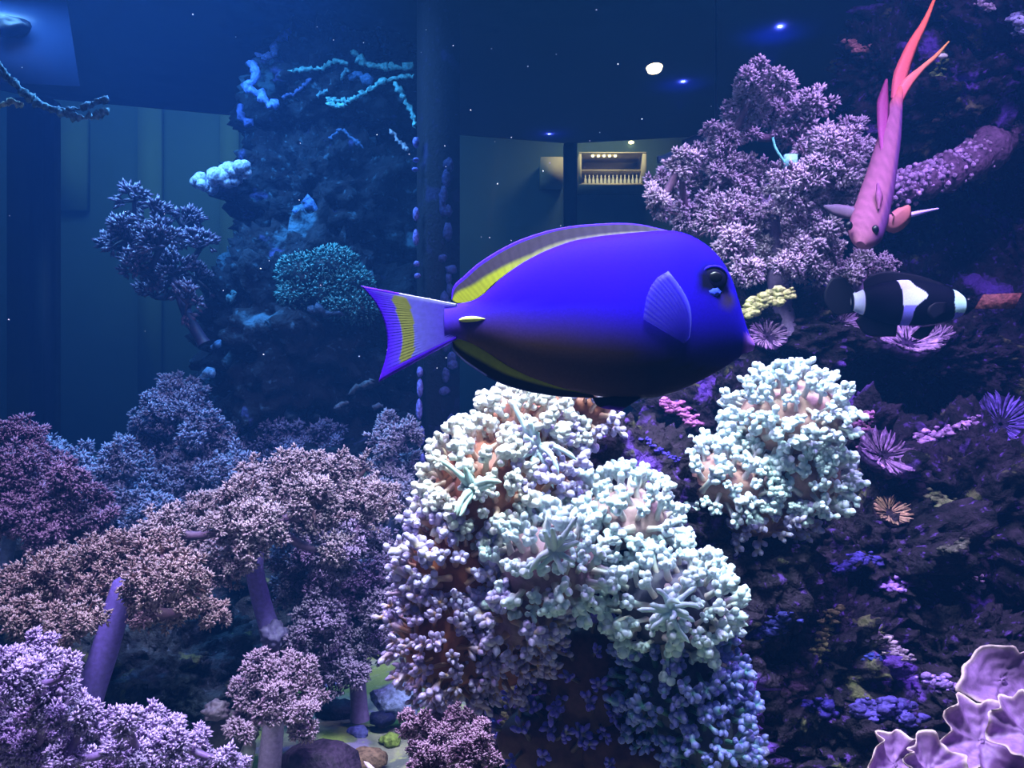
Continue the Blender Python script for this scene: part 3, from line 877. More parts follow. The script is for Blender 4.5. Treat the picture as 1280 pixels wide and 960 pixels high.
DK, PK = S((54, 32, 76)), S((196, 156, 206))
ribbed_disc('pink ribbed disc coral under the clownfish tail', 1052, 402, .78, 26, (1.0, .2), .8, DK, PK)
ribbed_disc('widest pink ribbed disc coral beneath the clownfish belly', 1135, 428, .77, 46, (.75, .1), .62, DK, PK, n=30)
ribbed_disc('small pink ribbed disc coral under the clownfish head', 1172, 420, .80, 22, (.8, -.3), .7, DK, PK, n=16)
ribbed_disc('pink ribbed disc coral at the surgeonfish lips', 960, 420, .74, 26, (1.1, 0), .9, DK, PK)
ribbed_disc('dark purple ribbed dome coral on the ridge end', 1252, 528, .74, 44, (1.0, -.2), .9, S((30, 16, 60)), S((120, 90, 200)), n=34)
ribbed_disc('dark ribbed cup coral beside the white frogspawn', 1105, 568, .72, 42, (.9, .3), .85, DK, S((186, 130, 210)), n=28)
ribbed_disc('golden-rimmed small ribbed cup coral on the slope', 1113, 640, .72, 28, (.9, .2), .8, S((40, 24, 40)), S((206, 160, 140)), n=20)


def lump(label, pts, y, col, r=9, n=14, name='encrusting_coral', flat=.7, here=False):
    mb = MB()
    c = curve([(a, b_, 0) for a, b_ in pts], max(n, 4))
    n = len(c) * 5
    ym = y if here else sorted(min(on_rock(q[0], q[1], y), y + .12) for q in c)[len(c) // 2]
    for k in range(n):
        a, b_ = c[k % len(c)][:2] + np.array([random.gauss(0, r * .55), random.gauss(0, r * .4)])
        yy = ym if here else min(max(on_rock(a, b_, ym), ym - .012), ym + .012)
        s = r * .46 / F * yy * random.uniform(.4, 1.4)
        blob(mb, P(a, b_, yy), (s * 1.3, s * .8, s * flat), np.array(col) * random.uniform(.6, 1.25), 2, .55, 2.6, k * 1.7 + pts[0][0], .25)
    return tag(mb.build(name, M['crust']), label, 'coral')


lump('pink encrusting ridge joining the ribbed dome coral', [(1150, 550), (1180, 540), (1215, 525)], .74, S((190, 140, 210)), 9, 12)
lump('pink encrusting crust beside the ribbed cup coral', [(1072, 535), (1085, 520), (1075, 560)], .72, S((190, 120, 180)), 8, 12)
lump('pink knobby crust on the dark rock core under the fish', [(832, 505), (850, 512), (868, 530)], .60, S((200, 120, 190)), 8, 12)
lump('violet streak of crust on the dark rock core', [(805, 548), (825, 562), (845, 575)], .56, S((90, 70, 210)), 4, 10)
lump('yellow green plate-like crust beside the surgeonfish forehead', [(935, 390), (955, 378), (985, 365)], .735, S((190, 190, 120)), 11, 16, here=True)
lump('bright violet crust below the golden cup coral', [(1050, 712), (1070, 698), (1095, 702)], .66, S((70, 58, 150)), 9, 12)
lump('pink violet nub beside the bright violet crust', [(1105, 728), (1130, 732)], .66, S((170, 120, 220)), 9, 7)
lump('tan and violet branching crust on the slope', [(1145, 742), (1180, 738), (1215, 728), (1225, 735)], .66, S((190, 160, 190)), 8, 14)
lump('violet crust patch beside the teal frogspawn', [(940, 790), (965, 785), (980, 770)], .62, S((50, 48, 128)), 11, 14)
lump('olive crust spine running down the dark slope', [(1045, 760), (1030, 800), (1015, 830)], .64, S((120, 112, 70)), 8, 16)
lump('pink and green crust shelf above the lavender plates', [(1095, 795), (1110, 805), (1135, 822)], .62, S((180, 150, 180)), 8, 14)
lump('small blue crust under the pink and green shelf', [(1085, 820), (1105, 822)], .62, S((66, 70, 170)), 5, 7)
lump('large blue violet crust next to the front plates', [(1075, 885), (1095, 890), (1120, 880), (1135, 905)], .58, S((84, 68, 158)), 13, 22)
lump('deep blue crust near the purple tuft', [(1010, 885), (1030, 880), (1040, 890)], .62, S((56, 42, 140)), 10, 12)
lump('rosy crust tuft on the lower rock slope', [(950, 850), (975, 840), (1005, 850), (985, 870)], .64, S((110, 84, 110)), 11, 20)
lump('lilac crust flake above the lavender plates', [(1155, 848), (1172, 852), (1185, 858)], .58, S((170, 130, 220)), 9, 9)
lump('orange pink crust nub on the overhanging rock', [(1065, 55), (1078, 62), (1095, 60)], .92, S((190, 130, 130)), 8, 10)
lump('green algae crust beneath the overhang', [(1180, 70), (1172, 95), (1178, 108)], .88, S((110, 130, 60)), 6, 12)
lump('pale crust tip high on the overhanging rock', [(1225, 2), (1240, 10)], .84, S((180, 160, 180)), 7, 6)
lump('white crust cluster at the overhang edge', [(1270, 20), (1280, 35)], .84, S((180, 180, 220)), 10, 7)
lump('tan crust ledge in the shade of the overhang', [(1150, 165), (1175, 150), (1200, 130)], .88, S((100, 80, 80)), 8, 14)
lump('olive crust speck on the dark slope', [(1165, 620), (1180, 628)], .74, S((110, 110, 80)), 10, 8)
lump('dull olive crust strip on the slope', [(1180, 690), (1205, 680)], .72, S((80, 76, 70)), 8, 8)
lump('purple plate crust at the edge of the dark hollow', [(855, 690), (875, 700), (890, 712)], .54, S((150, 110, 220)), 9, 12)


def plate_coral(label, px, py, y, w_px, h_px, tilt, seed, spin=0.0, waves=3, cup=.5):
    """thick ruffled leaf with a pale rim"""
    root = thing('plate_coral', P(px, py, y), label, 'coral', 'lavender plate corals')
    rs = np.random.default_rng(seed)
    na, nr = 64, 14
    ph = rs.uniform(0, 6.28, 4)
    A = np.array(Matrix.Rotation(tilt[0], 3, 'X') @ Matrix.Rotation(tilt[1], 3, 'Y') @ Matrix.Rotation(spin, 3, 'Z'))
    w, h = w_px / F * y, h_px / F * y
    aa = np.linspace(0, 2 * math.pi, na, endpoint=False)
    top, bot, ct = [], [], []
    for i in range(nr + 1):
        f = .04 + .96 * i / nr
        rim = 1 + .13 * np.sin(waves * aa + ph[0]) + .09 * np.sin((waves * 2 + 1) * aa + ph[1]) + .05 * np.sin(11 * aa + ph[2])
        z = cup * f ** 2 + f ** 2 * (.24 * np.sin(waves * aa + ph[3]) + .12 * np.sin((2 * waves + 1) * aa + ph[2])) + .02 * np.sin(20 * f + 3 * aa)
        p = np.stack([np.cos(aa) * f * rim * w, np.sin(aa) * f * rim * h, z * min(w, h)], 1)
        top.append(p); th = .07 * min(w, h) * (1.0 - .55 * f)
        bot.append(p - np.array([0, 0, th * 2]))
        edge = np.clip((f - .86) / .14, 0, 1)
        ct.append(np.broadcast_to(np.array(S((140, 100, 160))) * (1 - edge) + np.array(S((206, 176, 180))) * edge, (na, 3)))
    rows = top + bot[::-1]
    V = np.concatenate(rows) @ A.T + np.array(P(px, py, y))
    q = [[i * na + j, i * na + (j + 1) % na, (i + 1) * na + (j + 1) % na, (i + 1) * na + j] for i in range(len(rows) - 1) for j in range(na)]
    mb = MB(); mb.add(V, np.concatenate(ct + ct[::-1]), quads=q)
    for ri in (0, len(rows) - 1):
        rr = V[ri * na:(ri + 1) * na]
        mb.add(np.vstack([rr.mean(0)[None], rr]), ct[0][0], tris=[[0, 1 + jj, 1 + (jj + 1) % na] for jj in range(na)])
    mb.build('leaf', M['coral'], root)
    mb = MB(); c = np.array(P(px, py, y)); e = np.array(P(px + 10, py + h_px * .9 + 20, y + .03))
    tubes(mb, curve([c, (c + e) / 2, e], 6), np.array([.1, .3, .3, .35, .4, .1]) * min(w, h), 9, S((120, 80, 150)))
    mb.build('foot', M['coral'], root)
    return root


plate_coral('broad smooth pinkish plate coral standing above the ruffled plates', 1252, 850, .56, 66, 40, (1.2, .3), 1, .3, 2, .25)
plate_coral('large ruffled lavender plate coral with pale rim', 1225, 925, .52, 56, 46, (.95, -.1), 2, .5, 4, .5)
plate_coral('ruffled lavender plate coral folded against the front edge', 1282, 915, .50, 40, 40, (.9, -.5), 5, .9, 4, .6)
plate_coral('small ruffled lavender plate coral beside the blue crust', 1118, 955, .52, 40, 34, (.9, .2), 3, 0, 4, .6)
plate_coral('curled lavender plate coral next to the large ruffled one', 1162, 962, .50, 34, 34, (.8, 0), 4, 1.2, 4, .7)

# little stones and rubble on the sand
for k, (label, px, py, y, r, col) in enumerate([
    ('smooth bright blue stone on the sand', 394, 936, .78, 16, S((40, 60, 230))),
    ('dark round stone with blue edge on the pale sand', 478, 898, .80, 16, S((20, 20, 60))),
    ('bluish grey stone beside the dark round stone', 448, 916, .79, 13, S((90, 90, 160))),
    ('dark brown stone behind the blue stone', 420, 890, .84, 26, S((30, 26, 44))),
    ('lime green algae pebble on the sand', 428, 944, .76, 10, S((120, 150, 40))),
    ('olive pebble beside the maroon bushy coral', 488, 925, .78, 13, S((110, 130, 60))),
    ('tan flat rubble stone before the maroon bushy coral', 460, 950, .74, 24, S((104, 84, 70))),
    ('dull maroon slab in front of the pale stalk', 400, 960, .70, 50, S((50, 36, 60))),
    ('pale bluish stone leaning against the brown frogspawn', 500, 875, .82, 34, S((130, 140, 190))),
    ('grey frag plug tile under the teal frogspawn', 935, 935, .54, 24, S((150, 150, 190))),
]):
    mb = MB(); s = r / F * y
    blob(mb, P(px, py, y), (s, s * .8, s * .62), col, 3, .3, 1.6, k + 30, .1)
    tag(mb.build('rubble_stone', M['crust']), label, 'stone')
mb = MB(); tubes(mb, curve([P(455, 952, .7), P(466, 962, .69), P(478, 975, .69)], 6), np.array([.2, 1, 1, 1, .8, .2]) * .002, 6, S((226, 200, 220)))
tag(mb.build('coral_fragment', M['coral']), 'thin white coral fragment lying on the rubble', 'coral')

# ------------------------------------------------------------------ fish


def smooth_interp(xs, pts, k=7):
    p = np.array(sorted(pts), float)
    y = np.interp(xs, p[:, 0], p[:, 1])
    pad = np.concatenate([[y[0]] * (k // 2), y, [y[-1]] * (k // 2)])
    return np.convolve(pad, np.ones(k) / k, 'valid')


def fin(name, base, outer, colf, parent, to3, n_u=40, n_v=12, th=0.0008, ray=0.25, mat=None, bow=0.0):
    """solid fin sheet between two pixel polylines; colf(u, v) gives the colour; to3 maps (px, py, side) to 3D"""
    b2 = curve([(*p, 0) for p in base], n_u)[:, :2]
    o2 = curve([(*p, 0) for p in outer], n_u)[:, :2]
    mb = MB()
    V, C = [], []
    for side in (1, -1):
        for j in range(n_v):
            v = j / (n_v - 1)
            for i in range(n_u):
                u = i / (n_u - 1)
                p = b2[i] * (1 - v) + o2[i] * v + np.array([bow * math.sin(math.pi * v), 0]) * (1 - u)
                t = th * (1 - .8 * v) * (1 + ray * (1 if i % 2 else -1)) * (0.3 if i in (0, n_u - 1) else 1)
                V.append(to3(p[0], p[1], side * t)); C.append(colf(u, v))
    n = n_u * n_v
    q = [[j * n_u + i, j * n_u + i + 1, (j + 1) * n_u + i + 1, (j + 1) * n_u + i] for j in range(n_v - 1) for i in range(n_u - 1)]
    q2 = [[a + n, d_ + n, c_ + n, b_ + n] for a, b_, c_, d_ in q]
    rim = [j * n_u for j in range(n_v)] + [(n_v - 1) * n_u + i for i in range(1, n_u)] + [j * n_u + n_u - 1 for j in range(n_v - 2, -1, -1)] + list(range(n_u - 2, 0, -1))
    q3 = [[rim[k], rim[(k + 1) % len(rim)], rim[(k + 1) % len(rim)] + n, rim[k] + n] for k in range(len(rim))]
    mb.add(np.array(V), np.array(C), quads=q + q2 + q3)
    return mb.build(name, mat or M['fin'], parent)


def lerp(a, b_, t):
    t = min(1, max(0, t))
    return tuple(x * (1 - t) + y * t for x, y in zip(a, b_))


# --- the surgeonfish
FD = 0.42
kf = FD / F


def to3(px, py, side):
    """side < 0 lies towards the viewer"""
    return ((px - 640) * kf, FD + side, CZ - (py - 480) * kf)


surgeon = thing('surgeonfish', P(740, 400, FD), 'large violet blue surgeonfish with yellow-edged fins', 'fish')
xs = np.linspace(556, 941, 90)
topy = smooth_interp(xs, [(550, 381), (566, 380), (590, 377), (606, 368), (622, 351), (650, 330), (680, 314), (715, 301), (750, 295), (790, 291), (830, 288), (850, 290), (870, 298), (890, 312), (905, 330), (916, 350), (923, 375), (927, 398), (933, 415), (941, 430)], 5)
boty = smooth_interp(xs, [(550, 424), (566, 423), (585, 427), (605, 438), (630, 455), (660, 471), (700, 485), (740, 494), (780, 500), (820, 497), (850, 488), (880, 474), (905, 460), (922, 448), (932, 443), (941, 436)], 5)
half = smooth_interp(xs, [(550, 8), (570, 10), (620, 22), (700, 36), (780, 42), (840, 42), (890, 33), (920, 20), (934, 12), (941, 5)], 7)
BLUE, DEEP, BRNF, DARKB = S((42, 2, 222)), S((26, 4, 168)), S((92, 64, 62)), S((34, 22, 44))
na = 40
V, C = [], []
for i, x in enumerate(xs):
    cy, hh, ww = (topy[i] + boty[i]) / 2, (boty[i] - topy[i]) / 2, half[i]
    for j in range(na):
        a = 2 * math.pi * j / na
        sy = math.sin(a); cx_ = math.cos(a)
        yy = cy - hh * sy
        lat = ww * math.copysign(abs(cx_) ** 0.85, cx_)
        # side view: colour runs from violet blue back to brown belly, with underside shade painted in
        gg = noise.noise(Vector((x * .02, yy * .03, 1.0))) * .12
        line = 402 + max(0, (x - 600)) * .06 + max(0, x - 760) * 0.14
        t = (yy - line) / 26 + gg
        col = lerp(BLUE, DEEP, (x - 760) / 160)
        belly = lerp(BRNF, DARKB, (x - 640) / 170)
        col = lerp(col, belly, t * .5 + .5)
        if x < 582: col = lerp(S((90, 50, 230)), col, (x - 556) / 30)
        # dark mask round the eye and grey cheek patch
        e = math.hypot((x - 886) / 21, (yy - 353) / 20)
        if e < 1.25: col = lerp(S((8, 6, 40)), col, (e - .8) / .45)
        e = math.hypot((x - 903) / 15, (yy - 378) / 15)
        if e < 1: col = lerp(S((62, 48, 74)), col, e * 1.3 - .3)
        if x > 925 and yy > 420: col = lerp(col, S((150, 90, 220)), (x - 925) / 8)
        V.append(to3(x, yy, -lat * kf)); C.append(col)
n = len(xs)
q = [[i * na + j, i * na + (j + 1) % na, (i + 1) * na + (j + 1) % na, (i + 1) * na + j] for i in range(n - 1) for j in range(na)]
mb = MB(); mb.add(np.array(V), np.array(C), quads=q)
ends = [to3(556, 402, 0), to3(942, 433, 0)]
mb.add(np.array(ends + [V[j] for j in range(na)] + [V[(n - 1) * na + j] for j in range(na)]), [C[0], C[-1]] + C[:na] + C[-na:],
       tris=[[0, 2 + (j + 1) % na, 2 + j] for j in range(na)] + [[1, 2 + na + j, 2 + na + (j + 1) % na] for j in range(na)])
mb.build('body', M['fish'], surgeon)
YELL, GREYB, EDGE = S((176, 178, 40)), S((70, 58, 80)), S((80, 30, 240))


def dcol(u, v):
    # u: 0 tail .. 1 head, v: 0 base .. 1 rim; gold band along the base, widest at the tail
    w = .80 - .60 * min(1, u / .55) if u < .55 else .20 + .05 * u
    c = lerp(lerp(YELL, S((140, 130, 116)), (u - .42) / .25), GREYB, (v - w + .06) / .14)
    if v > .90: c = EDGE
    return lerp(c, tuple(x * .72 for x in c), .5 * (math.sin(u * 190) > .3))


fin('dorsal_fin', [(571, 379), (585, 379), (602, 371), (620, 354), (650, 333), (700, 309), (750, 298), (800, 293), (838, 292)],
    [(564, 374), (567, 358), (580, 345), (604, 325), (645, 302), (695, 286), (745, 280), (795, 280), (846, 291)], dcol, surgeon, to3, 120, 22, .0012)


def acol(u, v):
    w = .74 - .55 * min(1, u / .9)
    c = lerp(S((186, 190, 30)), S((34, 20, 20)), (v - w + .05) / .16)
    if v > .91: c = S((140, 140, 230)) if u < .5 else S((40, 30, 90))
    return c


fin('anal_fin', [(572, 422), (588, 427), (608, 438), (640, 460), (690, 480), (740, 492)], [(564, 426), (568, 440), (590, 459), (630, 481), (685, 494), (745, 498)], acol, surgeon, to3, 90, 20, .0012)


def ccol(u, v):
    cen = .61 + .26 * u - .2 * u * u
    hw = .10 * min(1, 6 * u + .2) * min(1, 6 * (1 - u) + .2)
    c = lerp(S((90, 60, 220)), S((126, 118, 236)), min(1, v * 1.6)) if v < cen else lerp(S((110, 80, 250)), S((80, 10, 245)), (v - cen) / .3)
    if abs(v - cen) < hw and .06 < u < .94: c = S((150, 148, 72))
    if u < .10: c = lerp(S((226, 224, 246)), c, u / .10 * (1 - v) + v)
    if u > .93 or (u < .05 and v > .6): c = S((90, 20, 240))
    return c


fin('caudal_fin', [(572, 380), (570, 392), (569, 402), (570, 412), (572, 424)], [(451, 357), (470, 380), (482, 408), (484, 438), (473, 478)], ccol, surgeon, to3, 60, 40, .0022, .3)


def flank(px, py):
    """half width of the body at a point of its side"""
    tpx, bpx, hw = np.interp(px, xs, topy), np.interp(px, xs, boty), np.interp(px, xs, half)
    w = 1 - min(1, abs(py - (tpx + bpx) / 2) / ((bpx - tpx) / 2)) ** 2
    return hw * max(0, w) ** .42 * kf


for sd_ in (-1, 1):
    fin('pectoral_fin', [(854, 424), (851, 428), (847, 431)], [(828, 344), (813, 354), (802, 374), (797, 402)],
        lambda u, v: lerp(S((120, 120, 250)), S((70, 50, 230)), u * 9) if u < .12 else lerp(S((44, 16, 205)), S((96, 84, 214)), v * (.5 + .5 * math.sin(u * 75))),
        surgeon, lambda px, py, s_, sd_=sd_: to3(px, py, sd_ * (flank(px, py) + .0012) + s_), 30, 12, .0004, .6, M['clear_fin'], bow=12)
for s_ in (-.004, .004):
    fin('pelvic_fin', [(800, 497), (792, 496), (782, 495)], [(775, 513), (750, 509), (741, 497)], lambda u, v: lerp(S((14, 10, 40)), S((110, 30, 230)), (v - .75) / .2 if u < .5 else 0), surgeon, lambda px, py, s, o=s_: to3(px, py, s + o), 18, 8, .001)
# tail spine, eyes, lips
for sd_ in (-1, 1):
    mb = MB(); tubes(mb, curve([to3(573, 401, sd_ * .0036), to3(588, 400, sd_ * .0055), to3(607, 400, sd_ * .0072)], 7), np.array([.2, .8, 1, 1, .9, .6, .1]) * .0014, 8, S((216, 220, 120)))
    mb.build('tail_spine', M['fish'], surgeon)
    ew = flank(886, 353) * .97
    eye = MB(); blob(eye, to3(886, 353, sd_ * ew), (16 * kf, 3.5 * kf, 14 * kf), S((9, 5, 46)), 3, 0, 1); e_ = eye.build('eye', M['fish'], surgeon)
    pu = MB(); blob(pu, to3(887, 351, sd_ * (ew + 2.2 * kf)), (9 * kf, 1.8 * kf, 8 * kf), S((2, 2, 8)), 2, 0, 1); pu.build('pupil', M['eye'], e_)
    gl = MB(); blob(gl, to3(884, 369, sd_ * (ew + 1.2 * kf)), (10 * kf, 3.5 * kf, 6 * kf), S((60, 80, 245)), 3, .35, 2); gl.build('eye_patch', M['fish'], surgeon)  # blue glint below the eye, put in as a coloured lump
    rg = MB(); aa = np.linspace(math.pi * .05, math.pi * .95, 14)
    tubes(rg, np.array([to3(886 + 18 * math.cos(a), 354 - 17 * math.sin(a), sd_ * (ew + 0 * kf)) for a in aa]), np.full(14, 2.2 * kf), 6, S((40, 20, 190))); rg.build('brow', M['fish'], surgeon)
mb = MB(); blob(mb, to3(936, 432, 0), (8 * kf, 9 * kf, 6 * kf), S((170, 90, 225)), 2, .1, 2); mb.build('upper_lip', M['fish'], surgeon)
mb = MB(); blob(mb, to3(927, 444, 0), (8 * kf, 9 * kf, 5 * kf), S((150, 140, 190)), 2, .1, 2); mb.build('lower_lip', M['fish'], surgeon)

# --- the black and white clownfish, head to the picture's right edge of the reef
CD = 0.66
kc = CD / F


def tc3(px, py, side):
    return ((px - 640) * kc, CD + side, CZ - (py - 480) * kc)


clown = thing('clownfish', P(1125, 380, CD), 'black clownfish with broad white bands over the ribbed discs', 'fish')
BLK, WHT = S((6, 5, 24)), S((206, 214, 250))
xs2 = np.linspace(1062, 1214, 150)
t2 = smooth_interp(xs2, [(1060, 368), (1070, 366), (1082, 360), (1100, 354), (1125, 350), (1150, 350), (1175, 356), (1195, 364), (1208, 375), (1214, 383)], 5)
b2_ = smooth_interp(xs2, [(1060, 388), (1070, 390), (1082, 396), (1100, 403), (1125, 407), (1150, 407), (1175, 404), (1195, 398), (1208, 393), (1214, 387)], 5)
h2 = smooth_interp(xs2, [(1060, 5), (1080, 11), (1110, 18), (1150, 22), (1180, 21), (1205, 14), (1218, 5)], 5)
V, C = [], []
for i, x in enumerate(xs2):
    cy, hh, ww = (t2[i] + b2_[i]) / 2, (b2_[i] - t2[i]) / 2, h2[i]
    for j in range(96):
        a = 2 * math.pi * j / 96
        yy = cy - hh * math.sin(a)
        col = BLK
        if 1066 < x < 1078: col = WHT
        m0, m1 = 1121 + .05 * (yy - 380), 1134 + 16 * math.exp(-((yy - 371) / 10) ** 2)
        if m0 < x < m1: col = WHT if yy < 384 else S((130, 120, 240))
        if 1183 + .25 * abs(yy - 380) < x < 1200: col = S((190, 240, 244)) if yy < 392 else S((130, 120, 240))
        V.append(tc3(x, yy, -ww * math.cos(a) * kc)); C.append(col)
n = len(xs2)
q = [[i * 96 + j, i * 96 + (j + 1) % 96, (i + 1) * 96 + (j + 1) % 96, (i + 1) * 96 + j] for i in range(n - 1) for j in range(96)]
mb = MB(); mb.add(np.array(V), np.array(C), quads=q); mb.build('body', M['fish'], clown)


def edgeblk(u, v):
    return BLK


fin('caudal_fin', [(1070, 367), (1068, 378), (1070, 390)], [(1056, 347), (1040, 348), (1031, 364), (1032, 380), (1044, 393), (1058, 392)], lambda u, v: WHT if v < .10 else BLK, clown, tc3, 24, 14, .001)
fin('dorsal_fin', [(1080, 364), (1098, 357), (1120, 353), (1150, 352), (1180, 360)], [(1079, 352), (1090, 343), (1112, 339), (1150, 345), (1182, 356)], edgeblk, clown, tc3, 40, 6, .001)
fin('anal_fin', [(1078, 392), (1095, 400), (1122, 404)], [(1069, 401), (1084, 419), (1120, 421)], edgeblk, clown, tc3, 20, 6, .001)
fin('pelvic_fin', [(1150, 409), (1160, 408), (1170, 406)], [(1138, 420), (1148, 424), (1160, 420)], edgeblk, clown, tc3, 14, 6, .001)
fin('pectoral_fin', [(1172, 380), (1171, 386), (1170, 392)], [(1158, 380), (1150, 386), (1149, 394), (1156, 401)], edgeblk, clown, lambda a, b_, s: tc3(a, b_, s - .0135), 18, 6, .0006)
for sd_ in (-1, 1):
    mb = MB(); blob(mb, tc3(1206, 377, sd_ * 10 * kc), (4 * kc, 3 * kc, 4 * kc), S((10, 10, 40)), 2, 0, 1); mb.build('eye', M['eye'], clown)

# --- the pink anthias, head down and towards the viewer
anth = thing('anthias', P(1085, 300, .64), 'pink anthias with long orange forked tail swimming head down', 'fish')
ax = curve([P(1076, 306, .600), P(1082, 290, .610), P(1090, 262, .628), P(1100, 225, .652), P(1110, 180, .676), P(1118, 140, .695), P(1124, 112, .708)], 40)
tt = np.linspace(0, 1, 40)
wid = np.interp(tt, [0, .05, .15, .28, .45, .7, .9, 1], [8, 20, 31, 33, 30, 22, 12, 9]) / F * .65
dep = np.interp(tt, [0, .05, .15, .28, .45, .7, .9, 1], [7, 17, 28, 34, 34, 25, 13, 10]) / F * .65
T = unit(np.gradient(ax, axis=0)); sx_ = unit(np.cross(T, np.array([0, -1, 0.2]))); dn = np.cross(sx_, T)
PKB, PKD, ORG = S((132, 76, 104)), S((84, 44, 110)), S((206, 96, 70))
V, C = [], []
for i in range(40):
    for j in range(24):
        a = 2 * math.pi * j / 24
        V.append(ax[i] + sx_[i] * wid[i] * math.cos(a) * .5 * 1.3 + dn[i] * dep[i] * math.sin(a) * .6)
        c_ = lerp(PKB, PKD, .5 + .5 * math.cos(a) if math.cos(a) > .3 else 0.1)
        c_ = lerp(c_, ORG, (tt[i] - .82) / .2)
        c_ = tuple(x * (1 + .22 * math.sin(i * 2.4 + j * 1.1) * math.sin(j * 2.0)) for x in c_)
        if tt[i] < .12: c_ = lerp(S((150, 90, 120)), c_, tt[i] / .12)
        C.append(c_)
q = [[i * 24 + j, i * 24 + (j + 1) % 24, (i + 1) * 24 + (j + 1) % 24, (i + 1) * 24 + j] for i in range(39) for j in range(24)]
mb = MB(); mb.add(np.array(V), np.array(C), quads=q)
mb.add(np.array([ax[0]] + V[:24]), [C[0]] * 25, tris=[[0, 1 + (j + 1) % 24, 1 + j] for j in range(24)])
mb.build('body', M['fish'], anth)


def ribbon(name, pts, ws, col0, col1, parent, th=.0012, side=(1, 0, 0.3)):
    c = curve(pts, 24); n = 24
    w = np.interp(np.linspace(0, 1, n), np.linspace(0, 1, len(ws)), ws)
    T_ = unit(np.gradient(c, axis=0)); s_ = unit(np.cross(T_, np.array([0, 1.0, .15]))); nn = np.cross(T_, s_)
    V, C = [], []
    for i in range(n):
        t = i / (n - 1)
        for du, dv in ((-1, 0), (-.4, 1), (.4, 1), (1, 0), (.4, -1), (-.4, -1)):
            V.append(c[i] + s_[i] * du * w[i] + nn[i] * dv * th); C.append(lerp(col0, col1, t))
    q = [[i * 6 + j, i * 6 + (j + 1) % 6, (i + 1) * 6 + (j + 1) % 6, (i + 1) * 6 + j] for i in range(n - 1) for j in range(6)]
    mb = MB(); mb.add(np.array(V), np.array(C), quads=q)
    return mb.build(name, M['fin'], parent)


u_ = .65 / F
ribbon('tail_lobe', [P(1121, 125, .70), P(1126, 95, .712), P(1140, 58, .72), P(1156, 28, .725), P(1170, -6, .73)], [9 * u_, 11 * u_, 8 * u_, 4.5 * u_, 1.5 * u_], S((180, 80, 96)), S((224, 100, 50)), anth)
ribbon('tail_lobe', [P(1121, 128, .70), P(1134, 105, .708), P(1152, 86, .714), P(1170, 70, .718), P(1186, 52, .72)], [8 * u_, 8 * u_, 4 * u_, 3 * u_, 1.2 * u_], S((220, 90, 110)), S((200, 140, 60)), anth)
ribbon('dorsal_fin', [P(1108, 100, .70), P(1104, 130, .69), P(1104, 165, .675), P(1104, 205, .65)], [2 * u_, 9 * u_, 8 * u_, 2 * u_], S((120, 40, 80)), S((140, 60, 120)), anth)
ribbon('pectoral_fin', [P(1100, 268, .62), P(1116, 278, .618), P(1130, 268, .618), P(1136, 258, .62)], [3 * u_, 13 * u_, 11 * u_, 3 * u_], S((140, 74, 108)), S((166, 92, 90)), anth)
ribbon('pectoral_fin', [P(1078, 272, .62), P(1062, 266, .622), P(1044, 262, .63), P(1030, 258, .635)], [3 * u_, 8 * u_, 7 * u_, 2 * u_], S((104, 74, 104)), S((90, 76, 104)), anth)
ribbon('pelvic_fin', [P(1122, 274, .625), P(1145, 267, .625), P(1172, 261, .63)], [2 * u_, 3 * u_, 1 * u_], S((190, 150, 230)), S((180, 150, 240)), anth)
ribbon('gill_plate', [P(1098, 262, .607), P(1099, 245, .612), P(1097, 230, .62)], [1 * u_, 5 * u_, 1.5 * u_], S((120, 60, 100)), S((120, 60, 110)), anth)
for px, py in ((1061, 282), (1094, 287)):
    mb = MB(); blob(mb, P(px, py, .600), (4.5 * u_, 4 * u_, 5.5 * u_), S((60, 30, 70)), 2, 0, 1); mb.build('eye', M['eye'], anth)

# --- small things
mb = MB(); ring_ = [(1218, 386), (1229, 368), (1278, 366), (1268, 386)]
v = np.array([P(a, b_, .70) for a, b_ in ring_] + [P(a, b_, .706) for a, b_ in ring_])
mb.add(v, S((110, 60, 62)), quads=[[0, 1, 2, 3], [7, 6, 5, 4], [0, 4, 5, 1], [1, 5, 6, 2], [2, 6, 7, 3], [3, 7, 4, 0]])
tag(mb.build('clay_tile', M['crust'], smooth=False), 'flat reddish brown slanted tile before the black rock', 'tile')  # brownish reflection built as a solid slanted strip
cl = thing('turquoise_clip', P(985, 200, .74), 'pale turquoise curved clip lodged in the mauve tree coral', 'clip')
mb = MB(); tubes(mb, curve([P(966, 172, .735), P(970, 186, .735), P(982, 204, .735)], 10), np.full(10, 1.6 * .74 / F), 6, S((120, 220, 215))); mb.build('clip_arm', M['coral'], cl)
mb = MB(); a, c = P(981, 208, .735), P(996, 193, .735); box(mb, (a.x, .733, a.z), (c.x, .739, c.z), S((150, 215, 225)), 0); mb.build('clip_tab', M['coral'], cl, smooth=False)
mb = MB(); blob(mb, P(1178, 70, .86), (7 / F * .86, .003, 3.5 / F * .86), S((250, 246, 225)), 2, .1, 2, 4); tag(mb.build('snail_shell', M['eye']), 'tiny white shell on the green algae crust', 'shell')
bpy.data.objects['snail_shell'].data.materials[0] = plain('shell_white', S((250, 246, 225)), .2, .6)  # pale blob stands for a room lamp's reflection in the glass
